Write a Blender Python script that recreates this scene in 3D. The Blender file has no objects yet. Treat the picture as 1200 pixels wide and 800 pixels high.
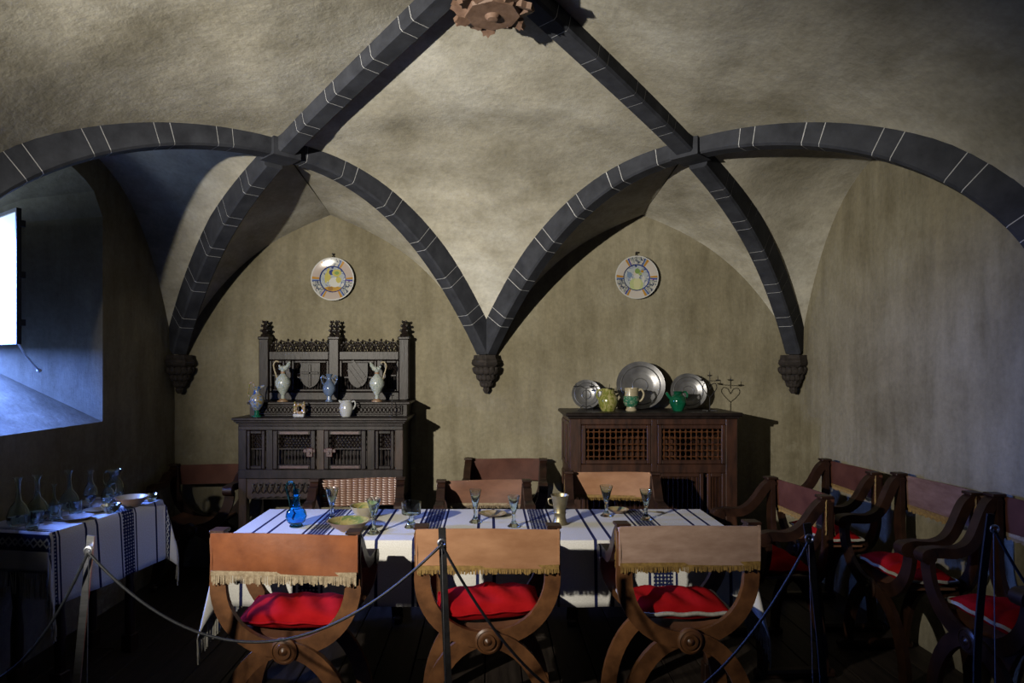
import bpy, math, random
from mathutils import Vector, Matrix
random.seed(7)
PI = math.pi
scene = bpy.context.scene
COL = scene.collection

# ------------------------------------------------------------------ camera, world, lights, exposure
EYE = 1.6
cam_d = bpy.data.cameras.new('camera')
cam_d.sensor_width = 36.0
cam_d.lens = 22.8
cam_d.shift_x = 0.0225
cam_d.shift_y = 0.025
cam_d.clip_start = 0.02
cam = bpy.data.objects.new('camera', cam_d)
cam.location = (0, 0, EYE)
cam.rotation_euler = (PI / 2, 0, 0)
COL.objects.link(cam)
scene.camera = cam

world = bpy.data.worlds.new('world')
scene.world = world
world.use_nodes = True
bg = world.node_tree.nodes['Background']
# blue sky above the horizon, dim ground below it
wt = world.node_tree
w_tc = wt.nodes.new('ShaderNodeTexCoord')
w_sep = wt.nodes.new('ShaderNodeSeparateXYZ')
w_rmp = wt.nodes.new('ShaderNodeValToRGB')
wt.links.new(w_tc.outputs['Generated'], w_sep.inputs[0])
w_map = wt.nodes.new('ShaderNodeMapRange')
w_map.inputs['From Min'].default_value = -1.0
wt.links.new(w_sep.outputs['Z'], w_map.inputs['Value'])
wt.links.new(w_map.outputs[0], w_rmp.inputs['Fac'])
w_rmp.color_ramp.elements[0].position = 0.49
w_rmp.color_ramp.elements[0].color = (0.035, 0.045, 0.06, 1)
w_rmp.color_ramp.elements[1].position = 0.51
w_rmp.color_ramp.elements[1].color = (0.13, 0.26, 1.0, 1)
wt.links.new(w_rmp.outputs['Color'], bg.inputs['Color'])
bg.inputs['Strength'].default_value = 250.0

# a museum spot lamp high by the left wall, behind the barrier: the hard key light of the room
key_d = bpy.data.lights.new('key_spot', 'SPOT')
key_d.energy = 1450
key_d.color = (1.0, 0.93, 0.80)
key_d.shadow_soft_size = 0.03
key_d.spot_size = math.radians(76)
key_d.spot_blend = 1.0
key = bpy.data.objects.new('key_spot', key_d)
key.location = (-2.10, 0.35, 2.08)
key.rotation_euler = Vector((math.sin(math.radians(29)), math.cos(math.radians(29)), -0.03)).to_track_quat('-Z', 'Y').to_euler()
COL.objects.link(key)

# sky portal in the window opening (guides the sampling of the sky)
por_d = bpy.data.lights.new('window_portal', 'AREA')
por_d.shape = 'RECTANGLE'
por_d.size, por_d.size_y = 0.86, 0.82
por_d.cycles.is_portal = True
por = bpy.data.objects.new('window_portal', por_d)
por.location = (-3.31, 3.62, 2.08)
por.rotation_euler = (0, -PI / 2, 0)
COL.objects.link(por)

vs = scene.view_settings
vs.view_transform = 'Standard'
vs.look = 'None'
vs.exposure = 0.0
vs.gamma = 1.0
vs.use_curve_mapping = False
scene.cycles.diffuse_bounces = 1

# ------------------------------------------------------------------ materials
MATS = {}


class NT:
    def __init__(self, name):
        self.m = bpy.data.materials.new(name)
        self.m.use_nodes = True
        self.t = self.m.node_tree
        self.b = self.t.nodes['Principled BSDF']
        self.tc = self.t.nodes.new('ShaderNodeTexCoord')

    def n(self, typ, **kw):
        x = self.t.nodes.new(typ)
        for k, v in kw.items():
            setattr(x, k, v)
        return x

    def link(self, a, b):
        self.t.links.new(a, b)

    def setin(self, node, key, v):
        if hasattr(v, 'is_linked') or isinstance(v, bpy.types.NodeSocket):
            self.link(v, node.inputs[key])
        else:
            node.inputs[key].default_value = v

    def math(self, op, a, b=0.0, c=None):
        x = self.n('ShaderNodeMath', operation=op)
        self.setin(x, 0, a)
        self.setin(x, 1, b)
        if c is not None:
            self.setin(x, 2, c)
        return x.outputs[0]

    def mapping(self, src, scale=(1, 1, 1)):
        x = self.n('ShaderNodeMapping')
        self.link(src, x.inputs['Vector'])
        x.inputs['Scale'].default_value = scale
        return x.outputs[0]

    def noise(self, vec, scale, detail=6, rough=0.6, dist=0.0):
        x = self.n('ShaderNodeTexNoise')
        self.link(vec, x.inputs['Vector'])
        x.inputs['Scale'].default_value = scale
        x.inputs['Detail'].default_value = detail
        x.inputs['Roughness'].default_value = rough
        x.inputs['Distortion'].default_value = dist
        return x.outputs['Fac']

    def voronoi(self, vec, scale, feature='F1'):
        x = self.n('ShaderNodeTexVoronoi', feature=feature)
        self.link(vec, x.inputs['Vector'])
        x.inputs['Scale'].default_value = scale
        return x.outputs['Distance']

    def ramp(self, fac, stops, mode='LINEAR'):
        x = self.n('ShaderNodeValToRGB')
        x.color_ramp.interpolation = mode
        e = x.color_ramp.elements
        while len(e) > 1:
            e.remove(e[-1])
        e[0].position, e[0].color = stops[0][0], col(stops[0][1])
        for p, c in stops[1:]:
            k = e.new(p)
            k.color = col(c)
        self.link(fac, x.inputs['Fac'])
        return x.outputs['Color']

    def mix(self, fac, a, b, blend='MIX'):
        x = self.n('ShaderNodeMix', data_type='RGBA', blend_type=blend)
        self.setin(x, 0, fac)
        for k, v in ((6, a), (7, b)):
            if isinstance(v, bpy.types.NodeSocket):
                self.link(v, x.inputs[k])
            else:
                x.inputs[k].default_value = col(v)
        return x.outputs[2]

    def bump(self, h, strength, dist=0.01):
        x = self.n('ShaderNodeBump')
        x.inputs['Strength'].default_value = strength
        x.inputs['Distance'].default_value = dist
        self.link(h, x.inputs['Height'])
        self.link(x.outputs[0], self.b.inputs['Normal'])

    def base(self, c, rough=0.6, metal=0.0, spec=None):
        if isinstance(c, bpy.types.NodeSocket):
            self.link(c, self.b.inputs['Base Color'])
        else:
            self.b.inputs['Base Color'].default_value = col(c)
        self.b.inputs['Roughness'].default_value = rough
        self.b.inputs['Metallic'].default_value = metal
        if spec is not None:
            self.b.inputs['Specular IOR Level'].default_value = spec


ALB = 0.45                              # base colours darkened overall to hold down bounced light and deepen shade


def col(c):
    return (c[0], c[1], c[2], 1.0)


def dim(c, k=ALB):
    return (c[0] * k, c[1] * k, c[2] * k)


def mat_noise(name, c1, c2, scale=6, stretch=(1, 1, 1), rough=0.6, bump=0.15, metal=0.0, lo=0.35, hi=0.68, dist=0.004, spec=None, detail=6, alb=None):
    t = NT(name)
    v = t.mapping(t.tc.outputs['Object'], stretch)
    f = t.noise(v, scale, detail)
    k = 1.0 if metal else (alb or ALB)
    t.base(t.ramp(f, [(lo, dim(c1, k)), (hi, dim(c2, k))]), rough, metal, spec)
    if bump:
        t.bump(t.noise(v, scale * 3, 5), bump, dist)
    MATS[name] = t.m
    return t.m


def mat_plaster(name, ca, cb, cc, streak, damp=False):
    t = NT(name)
    o = t.tc.outputs['Object']
    big = t.noise(o, 1.3, 5, 0.6, 0.3)
    c = t.ramp(big, [(0.32, ca), (0.52, cb), (0.72, cc)])
    v = t.mapping(o, streak)
    fine = t.noise(v, 4.0, 8, 0.58, 0.0)
    c = t.mix(0.55, c, t.ramp(fine, [(0.28, (0.30, 0.29, 0.26)), (0.5, (0.5, 0.5, 0.5)), (0.75, (0.68, 0.67, 0.66))]), 'OVERLAY')
    grit = t.noise(o, 34, 6, 0.7)
    c = t.mix(0.35, c, t.ramp(grit, [(0.3, (0.3, 0.3, 0.3)), (0.7, (0.7, 0.7, 0.7))]), 'OVERLAY')
    if damp:
        s_ = t.n('ShaderNodeSeparateXYZ')
        t.link(o, s_.inputs[0])
        low = t.math('SUBTRACT', 1.0, t.math('MULTIPLY', t.math('SUBTRACT', s_.outputs['Z'], 0.55), 1.6))
        bl = t.ramp(t.noise(o, 5.5, 7, 0.7, 0.6), [(0.56, (0, 0, 0)), (0.64, (1, 1, 1))])
        c = t.mix(t.math('MULTIPLY', t.math('MULTIPLY', bl, 0.55), t.math('MAXIMUM', t.math('MINIMUM', low, 1.0), 0.0)), c, (0.30, 0.29, 0.23))
    t.base(c, 0.92, 0, 0.15)
    h = t.math('ADD', t.math('MULTIPLY', fine, 1.0), t.math('MULTIPLY', grit, 0.25))
    t.bump(h, 0.35, 0.03)
    MATS[name] = t.m


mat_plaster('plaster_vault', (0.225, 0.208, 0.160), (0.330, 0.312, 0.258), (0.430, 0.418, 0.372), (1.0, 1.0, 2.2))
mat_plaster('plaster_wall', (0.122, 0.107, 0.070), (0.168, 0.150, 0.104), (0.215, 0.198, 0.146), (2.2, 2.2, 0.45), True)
mat_noise('rib_stone', (0.040, 0.043, 0.055), (0.090, 0.097, 0.120), 9, rough=0.75, bump=0.35, lo=0.3, hi=0.75, alb=0.44, spec=0.15)
mat_noise('joint_white', (0.55, 0.56, 0.58), (0.75, 0.76, 0.78), 20, rough=0.8, bump=0, alb=0.55)
mat_noise('corbel_stone', (0.050, 0.042, 0.038), (0.12, 0.10, 0.09), 26, rough=0.8, bump=0.5, dist=0.01, alb=0.3, spec=0.15)
mat_noise('boss_wood', (0.22, 0.12, 0.075), (0.42, 0.26, 0.18), 16, rough=0.65, bump=0.4)
mat_noise('floor_wood', (0.030, 0.022, 0.018), (0.085, 0.065, 0.052), 5, (6, 0.5, 6), rough=0.5, bump=0.25, alb=0.4, spec=0.25)
mat_noise('floor_dark', (0.01, 0.008, 0.007), (0.015, 0.012, 0.01), 5, rough=0.8, bump=0)
mat_noise('oak_dark', (0.030, 0.021, 0.018), (0.105, 0.072, 0.062), 7, (3, 3, 0.8), rough=0.42, bump=0.3, spec=0.2, alb=0.16)
mat_noise('oak_mid', (0.055, 0.032, 0.022), (0.16, 0.092, 0.062), 7, (3, 3, 0.8), rough=0.45, bump=0.3, spec=0.25, alb=0.22)
mat_noise('oak_red', (0.040, 0.016, 0.009), (0.125, 0.048, 0.024), 7, (3, 3, 0.7), rough=0.42, bump=0.25, alb=0.36)
mat_noise('spindle_wood', (0.10, 0.035, 0.014), (0.26, 0.10, 0.035), 12, rough=0.35, bump=0.1, alb=0.33)
mat_noise('lock_red', (0.07, 0.018, 0.014), (0.17, 0.05, 0.035), 25, rough=0.5, bump=0.3, alb=0.3)
mat_noise('black_void', (0.006, 0.005, 0.005), (0.012, 0.010, 0.009), 8, rough=0.9, bump=0)
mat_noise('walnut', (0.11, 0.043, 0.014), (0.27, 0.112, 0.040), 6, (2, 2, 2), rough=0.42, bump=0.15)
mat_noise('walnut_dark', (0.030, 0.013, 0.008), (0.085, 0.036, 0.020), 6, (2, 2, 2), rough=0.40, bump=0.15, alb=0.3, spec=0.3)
mat_noise('leather_orange', (0.20, 0.055, 0.016), (0.36, 0.115, 0.038), 7, rough=0.42, bump=0.25)
mat_noise('leather_tan', (0.40, 0.185, 0.085), (0.58, 0.30, 0.155), 5, (1, 1, 2.5), rough=0.5, bump=0.2)
mat_noise('velvet_rose', (0.42, 0.26, 0.19), (0.58, 0.39, 0.30), 9, (1, 1, 3), rough=0.85, bump=0.2)
mat_noise('velvet_rose_shaded', (0.22, 0.12, 0.085), (0.34, 0.20, 0.15), 9, (1, 1, 3), rough=0.9, bump=0.2, spec=0.1)  # rose velvet darkened in its colour for the weaker light at the side wall
mat_noise('leather_mauve', (0.15, 0.048, 0.030), (0.27, 0.100, 0.065), 6, rough=0.6, bump=0.2, alb=0.3, spec=0.2)
mat_noise('leather_brown', (0.17, 0.065, 0.032), (0.30, 0.13, 0.070), 6, (1, 1, 2), rough=0.5, bump=0.2)
mat_noise('fringe_tan', (0.30, 0.22, 0.13), (0.56, 0.45, 0.30), 60, rough=0.9, bump=0)
mat_noise('fringe_gold', (0.24, 0.13, 0.025), (0.46, 0.28, 0.065), 60, rough=0.7, bump=0)
mat_noise('fringe_white', (0.50, 0.47, 0.40), (0.72, 0.69, 0.61), 60, rough=0.9, bump=0)
mat_noise('cushion_red', (0.42, 0.006, 0.010), (0.60, 0.014, 0.018), 8, rough=1.0, bump=0.25, spec=0.05)
mat_noise('cord_black', (0.03, 0.035, 0.045), (0.06, 0.065, 0.08), 60, rough=0.5, bump=0.2, spec=0.2, alb=0.25)
mat_noise('steel', (0.42, 0.43, 0.46), (0.58, 0.59, 0.63), 12, (1, 1, 8), rough=0.35, bump=0.05, metal=1.0)
mat_noise('iron', (0.015, 0.014, 0.014), (0.040, 0.038, 0.037), 30, rough=0.55, bump=0.3, spec=0.2)
mat_noise('pewter', (0.15, 0.15, 0.155), (0.25, 0.25, 0.255), 9, rough=0.36, bump=0.06, metal=0.7)
mat_noise('brass_dull', (0.16, 0.135, 0.075), (0.28, 0.24, 0.15), 14, rough=0.42, bump=0.15, metal=0.8)
mat_noise('cream_ware', (0.50, 0.42, 0.26), (0.66, 0.58, 0.40), 14, rough=0.3, bump=0.1)
mat_noise('terracotta', (0.34, 0.18, 0.09), (0.50, 0.33, 0.19), 12, rough=0.45, bump=0.1)
mat_noise('white_ware', (0.50, 0.51, 0.50), (0.62, 0.63, 0.62), 8, rough=0.2, bump=0.05)
mat_noise('green_glaze', (0.004, 0.085, 0.040), (0.012, 0.20, 0.095), 10, rough=0.12, bump=0.05)
mat_noise('blue_grey_glaze', (0.10, 0.15, 0.26), (0.22, 0.29, 0.42), 16, (1, 1, 0.3), rough=0.15, bump=0.05)
mat_noise('paint_white', (0.62, 0.64, 0.66), (0.75, 0.76, 0.78), 10, rough=0.4, bump=0.05)


def mat_ceramic(name, stops, scale, rough=0.2, kind='voronoi', stretch=(1, 1, 1)):
    t = NT(name)
    v = t.mapping(t.tc.outputs['Object'], stretch)
    f = t.voronoi(v, scale) if kind == 'voronoi' else t.noise(v, scale, 4, 0.6, 1.5)
    t.base(t.ramp(f, [(p, dim(c, 0.5)) for p, c in stops], 'LINEAR'), rough)
    MATS[name] = t.m


mat_ceramic('ware_blue_yellow', [(0.30, (0.02, 0.05, 0.22)), (0.42, (0.05, 0.13, 0.40)), (0.5, (0.30, 0.34, 0.36)), (0.56, (0.38, 0.24, 0.05)), (0.64, (0.03, 0.16, 0.12))], 22, kind='noise')
mat_ceramic('ware_white_green', [(0.3, (0.11, 0.19, 0.17)), (0.44, (0.40, 0.46, 0.42)), (0.56, (0.60, 0.62, 0.56)), (0.66, (0.14, 0.22, 0.26))], 46, kind='noise')
mat_ceramic('ware_polychrome', [(0.30, (0.02, 0.04, 0.16)), (0.40, (0.45, 0.46, 0.44)), (0.5, (0.45, 0.20, 0.05)), (0.58, (0.10, 0.22, 0.09)), (0.68, (0.40, 0.32, 0.08))], 40, kind='noise')
mat_ceramic('ware_yellow_green', [(0.34, (0.09, 0.14, 0.02)), (0.48, (0.26, 0.27, 0.05)), (0.6, (0.46, 0.42, 0.18))], 16, kind='noise', stretch=(2.6, 2.6, 0.5))
mat_ceramic('ware_green_band', [(0.36, (0.012, 0.12, 0.06)), (0.52, (0.03, 0.20, 0.11)), (0.62, (0.45, 0.43, 0.33))], 26, kind='noise', stretch=(1, 1, 2.5))
mat_ceramic('bowl_inside_yellow', [(0.34, (0.30, 0.24, 0.07)), (0.5, (0.44, 0.38, 0.15)), (0.62, (0.16, 0.22, 0.07))], 14, kind='noise')
mat_ceramic('plate_mottled', [(0.36, (0.50, 0.44, 0.32)), (0.5, (0.40, 0.27, 0.12)), (0.62, (0.20, 0.26, 0.14))], 20, kind='noise')


def mat_glass(name, c, rough=0.02):
    t = NT(name)
    nv = t.noise(t.tc.outputs['Object'], 9, 2)
    t.b.inputs['Transmission Weight'].default_value = 1.0
    t.b.inputs['IOR'].default_value = 1.45
    t.base(t.ramp(nv, [(0.3, c), (0.7, tuple(min(1, k * 1.06) for k in c))]), rough)
    MATS[name] = t.m


mat_glass('glass_pale', (0.78, 0.90, 0.90))
mat_glass('glass_side', (0.80, 0.93, 0.96))
mat_glass('glass_blue', (0.10, 0.56, 1.0))


def mat_basket():
    t = NT('leather_basket')
    x = t.n('ShaderNodeSeparateXYZ')
    t.link(t.tc.outputs['Object'], x.inputs[0])
    row = t.math('FLOOR', t.math('MULTIPLY', x.outputs['Z'], 62))
    sh = t.math('MULTIPLY', t.math('FRACT', t.math('MULTIPLY', row, 0.5)), 2 * PI)
    wx = t.math('ABSOLUTE', t.math('SINE', t.math('ADD', t.math('MULTIPLY', x.outputs['X'], PI * 25), sh)))
    wz = t.math('ABSOLUTE', t.math('SINE', t.math('MULTIPLY', x.outputs['Z'], PI * 62)))
    h = t.math('MULTIPLY', wx, wz)
    t.base(t.ramp(h, [(0.05, (0.075, 0.034, 0.022)), (0.45, (0.125, 0.066, 0.045)), (0.9, (0.20, 0.12, 0.086))]), 0.35)  # weave highlights and the shade between strands are put into the colour
    t.bump(h, 0.6, 0.006)
    MATS['leather_basket'] = t.m


mat_basket()


def mat_cloth(name, period, phase, endband):
    """woven white cloth, navy brocade bands and thin stripes across its length (u, metres)"""
    t = NT(name)
    uv = t.n('ShaderNodeUVMap', uv_map='UVMap').outputs[0]
    s = t.n('ShaderNodeSeparateXYZ')
    t.link(uv, s.inputs[0])
    u, v = s.outputs['X'], s.outputs['Y']
    p = t.math('FRACT', t.math('ADD', t.math('DIVIDE', u, period), phase))
    W, Nv = (0, 0, 0), (1, 1, 1)
    # band mask and stripe mask inside one period (band centred on 0.5)
    band = t.ramp(p, [(0, W), (0.415, Nv), (0.585, W)], 'CONSTANT')
    stripe = t.ramp(p, [(0, W), (0.055, Nv), (0.083, W), (0.375, Nv), (0.398, W), (0.602, Nv), (0.625, W), (0.917, Nv), (0.945, W)], 'CONSTANT')
    # brocade inside the bands: a small diaper of white diamonds on navy
    a = t.math('SINE', t.math('MULTIPLY', t.math('ADD', u, v), 2 * PI / 0.036))
    b = t.math('SINE', t.math('MULTIPLY', t.math('SUBTRACT', u, v), 2 * PI / 0.036))
    d = t.math('GREATER_THAN', t.math('MULTIPLY', a, b), 0.38)
    nz = t.math('GREATER_THAN', t.noise(uv, 60, 3), 0.42)
    fig = t.math('MULTIPLY', d, nz)
    navy = t.mix(fig, (0.006, 0.009, 0.04), (0.25, 0.25, 0.24))
    weave = t.noise(t.mapping(uv, (1, 1, 1)), 160, 3)
    white = t.ramp(weave, [(0.3, (0.36, 0.35, 0.325)), (0.7, (0.46, 0.45, 0.425))])
    inner = t.math('LESS_THAN', t.math('ABSOLUTE', u), endband[0] - 0.02)
    c = t.mix(t.math('MULTIPLY', stripe, inner), white, (0.009, 0.011, 0.042))
    c = t.mix(t.math('MULTIPLY', band, inner), c, navy)
    # brocade band along each short end (figured zigzag)
    au = t.math('ABSOLUTE', u)
    e0 = t.math('GREATER_THAN', au, endband[0])
    e1 = t.math('LESS_THAN', au, endband[1])
    eb = t.math('MULTIPLY', e0, e1)
    zig = t.math('PINGPONG', v, 0.035)
    lines = t.math('LESS_THAN', t.math('ABSOLUTE', t.math('SUBTRACT', t.math('SUBTRACT', au, endband[0] + 0.02), zig)), 0.006)
    lines2 = t.math('LESS_THAN', t.math('ABSOLUTE', t.math('SUBTRACT', t.math('SUBTRACT', endband[1] - 0.02, au), zig)), 0.006)
    zz = t.math('MAXIMUM', lines, lines2)
    c = t.mix(eb, c, t.mix(zz, (0.006, 0.009, 0.035), (0.22, 0.225, 0.225)))
    t.base(c, 0.9, 0, 0.1)
    t.bump(weave, 0.25, 0.002)
    MATS[name] = t.m


mat_cloth('cloth_main', 0.582, 0.985, (1.325, 1.365))
mat_cloth('cloth_side', 0.50, 0.30, (0.395, 0.475))


def mat_majolica(name, pale, ground, figure, spin):
    """rim: six fields parted by blue and ochre stripes; blue ring; loose painted figure in the well"""
    t = NT(name)
    o = t.tc.outputs['Object']
    s = t.n('ShaderNodeSeparateXYZ')
    t.link(o, s.inputs[0])
    x, z = s.outputs['X'], s.outputs['Z']
    r = t.math('SQRT', t.math('ADD', t.math('MULTIPLY', x, x), t.math('MULTIPLY', z, z)))
    ang = t.math('FRACT', t.math('ADD', t.math('DIVIDE', t.math('ARCTAN2', z, x), 2 * PI), spin))
    q = t.math('FRACT', t.math('MULTIPLY', ang, 3.0))
    blue, ochre, wh, pb = (0.03, 0.06, 0.25), (0.50, 0.25, 0.04), (0.62, 0.62, 0.60), (0.25, 0.33, 0.46)
    orn = t.ramp(t.noise(o, 55, 3, 0.6, 1.0), [(0.38, (0.02, 0.03, 0.10)), (0.5, (0.36, 0.38, 0.34)), (0.6, wh), (0.68, (0.45, 0.22, 0.07))])
    stripes = t.ramp(q, [(0, pale), (0.40, ochre), (0.46, pb), (0.49, blue), (0.52, (1, 0, 1)), (0.90, blue), (0.93, pb), (0.95, ochre)], 'CONSTANT')
    isorn = t.math('MULTIPLY', t.math('GREATER_THAN', q, 0.52), t.math('LESS_THAN', q, 0.90))
    rim = t.mix(isorn, stripes, orn)
    f1 = t.noise(o, 17, 3, 0.55, 0.8)
    fig = t.ramp(f1, [(0.36, (0.04, 0.06, 0.20)), (0.43, ground), (0.56, ground), (0.60, (0.10, 0.15, 0.32)), (0.64, wh)])
    wob = t.math('MULTIPLY', t.math('SUBTRACT', t.noise(o, 30, 2), 0.5), 0.9)
    for (cx, cz, rx, rz, cc) in figure:
        dx = t.math('DIVIDE', t.math('SUBTRACT', x, cx), rx)
        dz = t.math('DIVIDE', t.math('SUBTRACT', z, cz), rz)
        dd = t.math('ADD', t.math('ADD', t.math('MULTIPLY', dx, dx), t.math('MULTIPLY', dz, dz)), wob)
        fig = t.mix(t.math('LESS_THAN', dd, 1.0), fig, cc)
    c = t.mix(t.math('GREATER_THAN', r, 0.098), fig, blue)
    c = t.mix(t.math('GREATER_THAN', r, 0.106), c, rim)
    c = t.mix(t.math('GREATER_THAN', r, 0.163), c, wh)
    c = t.mix(1.0, c, (0.55, 0.55, 0.55), 'MULTIPLY')
    t.base(c, 0.10)
    t.bump(f1, 0.05, 0.002)
    MATS[name] = t.m


YL, GR, OC, WH_, BL = (0.52, 0.46, 0.12), (0.22, 0.34, 0.10), (0.46, 0.26, 0.03), (0.62, 0.62, 0.58), (0.03, 0.05, 0.22)
mat_majolica('majolica_mask', (0.50, 0.42, 0.37), (0.42, 0.46, 0.48), [(0, -0.085, 0.085, 0.03, OC), (-0.035, 0.03, 0.018, 0.055, YL), (-0.055, 0.01, 0.012, 0.04, YL), (-0.012, 0.055, 0.02, 0.022, BL), (0.03, 0.05, 0.035, 0.03, YL), (0.03, 0.05, 0.018, 0.014, GR), (0.015, -0.025, 0.05, 0.038, WH_), (0.045, -0.005, 0.022, 0.025, YL), (-0.02, -0.075, 0.02, 0.018, (0.30, 0.15, 0.03))], 0.32)
mat_majolica('majolica_lady', (0.60, 0.55, 0.50), (0.46, 0.50, 0.52), [(0.0, -0.055, 0.055, 0.055, (0.50, 0.56, 0.28)), (0.005, -0.045, 0.03, 0.05, (0.62, 0.62, 0.36)), (0.004, 0.012, 0.022, 0.022, WH_), (-0.012, 0.036, 0.012, 0.018, (0.62, 0.55, 0.46)), (0.008, 0.052, 0.02, 0.022, GR), (0.03, 0.03, 0.013, 0.012, (0.34, 0.44, 0.16)), (0.046, 0.05, 0.012, 0.010, OC), (-0.055, 0.02, 0.02, 0.025, (0.20, 0.28, 0.42)), (0.055, -0.01, 0.012, 0.03, WH_)], 0.32)


# ------------------------------------------------------------------ mesh building
class MB:
    def __init__(self):
        self.v, self.f, self.uv = [], [], None

    def add(self, vs, fs):
        o = len(self.v)
        self.v += [tuple(p) for p in vs]
        self.f += [tuple(i + o for i in q) for q in fs]
        return self

    def box(self, x0, x1, y0, y1, z0, z1, bev=0.0):
        if bev <= 0:
            v = [(x, y, z) for z in (z0, z1) for y in (y0, y1) for x in (x0, x1)]
            return self.add(v, [(0, 2, 3, 1), (4, 5, 7, 6), (0, 1, 5, 4), (2, 6, 7, 3), (0, 4, 6, 2), (1, 3, 7, 5)])
        b = min(bev, (x1 - x0) * .45, (y1 - y0) * .45, (z1 - z0) * .45)
        cx, cy, cz = (x0 + x1) / 2, (y0 + y1) / 2, (z0 + z1) / 2
        hx, hy, hz = (x1 - x0) / 2, (y1 - y0) / 2, (z1 - z0) / 2
        v, idx = [], {}
        for sx in (-1, 1):
            for sy in (-1, 1):
                for sz in (-1, 1):
                    for ax in range(3):
                        d = [hx - b, hy - b, hz - b]
                        d[ax] += b
                        idx[(sx, sy, sz, ax)] = len(v)
                        v.append((cx + sx * d[0], cy + sy * d[1], cz + sz * d[2]))
        f = []
        S = (-1, 1)
        for ax in range(3):
            o1, o2 = [(1, 2), (2, 0), (0, 1)][ax]
            for s in S:
                q = []
                for a, c in ((-1, -1), (1, -1), (1, 1), (-1, 1)):
                    k = [0, 0, 0]
                    k[ax], k[o1], k[o2] = s, a, c
                    q.append(idx[(k[0], k[1], k[2], ax)])
                f.append(tuple(q if s > 0 else q[::-1]))
            for a in S:
                for c in S:
                    def key(t, w):
                        k = [0, 0, 0]
                        k[ax], k[o1], k[o2] = t, a, c
                        return idx[(k[0], k[1], k[2], w)]
                    q = (key(-1, o1), key(1, o1), key(1, o2), key(-1, o2))
                    f.append(q if a * c > 0 else q[::-1])
        for sx in S:
            for sy in S:
                for sz in S:
                    q = (idx[(sx, sy, sz, 0)], idx[(sx, sy, sz, 1)], idx[(sx, sy, sz, 2)])
                    f.append(q if sx * sy * sz > 0 else q[::-1])
        return self.add(v, f)

    def sweep(self, P, sec, A, B, caps=True, closed=False):
        n, k = len(P), len(sec[0]) if isinstance(sec[0][0], (tuple, list)) else len(sec)
        v = []
        for i, p in enumerate(P):
            p = Vector(p)
            a = Vector(A[i]) if isinstance(A, list) else Vector(A)
            b = Vector(B[i]) if isinstance(B, list) else Vector(B)
            sc = sec[i] if isinstance(sec[0][0], (tuple, list)) else sec
            for s in sc:
                v.append(p + a * s[0] + b * s[1])
        f = []
        for i in range(n if closed else n - 1):
            j = (i + 1) % n
            for m in range(k):
                q = (m + 1) % k
                f.append((i * k + m, i * k + q, j * k + q, j * k + m))
        if caps and not closed:
            f.append(tuple(range(k))[::-1])
            f.append(tuple((n - 1) * k + m for m in range(k)))
        return self.add(v, f)

    def tube(self, P, r, n=8, caps=True, closed=False):
        P = [Vector(p) for p in P]
        m = len(P)
        rs = r if isinstance(r, (list, tuple)) else [r] * m
        A, B, prev = [], [], None
        for i in range(m):
            if closed:
                t = (P[(i + 1) % m] - P[i - 1])
            else:
                t = P[min(i + 1, m - 1)] - P[max(i - 1, 0)]
            t.normalize()
            if prev is None:
                up = Vector((0, 0, 1)) if abs(t.z) < 0.9 else Vector((0, 1, 0))
                a = t.cross(up).normalized()
            else:
                a = prev - t * prev.dot(t)
                if a.length < 1e-6:
                    a = t.orthogonal()
                a.normalize()
            prev = a
            A.append(a)
            B.append(t.cross(a))
        sec = [[(rs[i] * math.cos(2 * PI * k / n), rs[i] * math.sin(2 * PI * k / n)) for k in range(n)] for i in range(m)]
        return self.sweep(P, sec, A, B, caps, closed)

    def lathe(self, prof, n=24, c=(0, 0, 0), axis='Z', sx=1.0, sy=1.0, lobes=0, amp=0.0, caps=True):
        v, f = [], []
        for r, h in prof:
            for k in range(n):
                a = 2 * PI * k / n
                rr = r * (1 + amp * math.cos(lobes * a)) if lobes else r
                x, y = rr * math.cos(a) * sx, rr * math.sin(a) * sy
                if axis == 'Z':
                    p = (c[0] + x, c[1] + y, c[2] + h)
                elif axis == 'Y':
                    p = (c[0] + x, c[1] + h, c[2] - y)
                else:
                    p = (c[0] + h, c[1] + x, c[2] + y)
                v.append(p)
        m = len(prof)
        for i in range(m - 1):
            for k in range(n):
                q = (k + 1) % n
                f.append((i * n + k, i * n + q, (i + 1) * n + q, (i + 1) * n + k))
        if caps and prof[0][0] > 1e-5:
            f.append(tuple(range(n))[::-1])
        if caps and prof[-1][0] > 1e-5:
            f.append(tuple((m - 1) * n + k for k in range(n)))
        return self.add(v, f)

    def prism(self, poly, y0, y1, plane='XZ'):
        """poly in a plane, extruded along the third axis"""
        n = len(poly)
        def mk(p, d):
            return (p[0], d, p[1]) if plane == 'XZ' else ((d, p[0], p[1]) if plane == 'YZ' else (p[0], p[1], d))
        v = [mk(p, y0) for p in poly] + [mk(p, y1) for p in poly]
        f = [tuple(range(n)), tuple(range(2 * n - 1, n - 1, -1))]
        for i in range(n):
            j = (i + 1) % n
            f.append((i, i + n, j + n, j))
        return self.add(v, f)

    def strand(self, p, q, w):
        p, q = Vector(p), Vector(q)
        v = [p + Vector((-w, -w * .6, 0)), p + Vector((w, -w * .6, 0)), p + Vector((0, w, 0)), q + Vector((-w, -w * .6, 0)), q + Vector((w, -w * .6, 0)), q + Vector((0, w, 0))]
        return self.add(v, [(0, 1, 4, 3), (1, 2, 5, 4), (2, 0, 3, 5), (3, 4, 5)])

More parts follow.
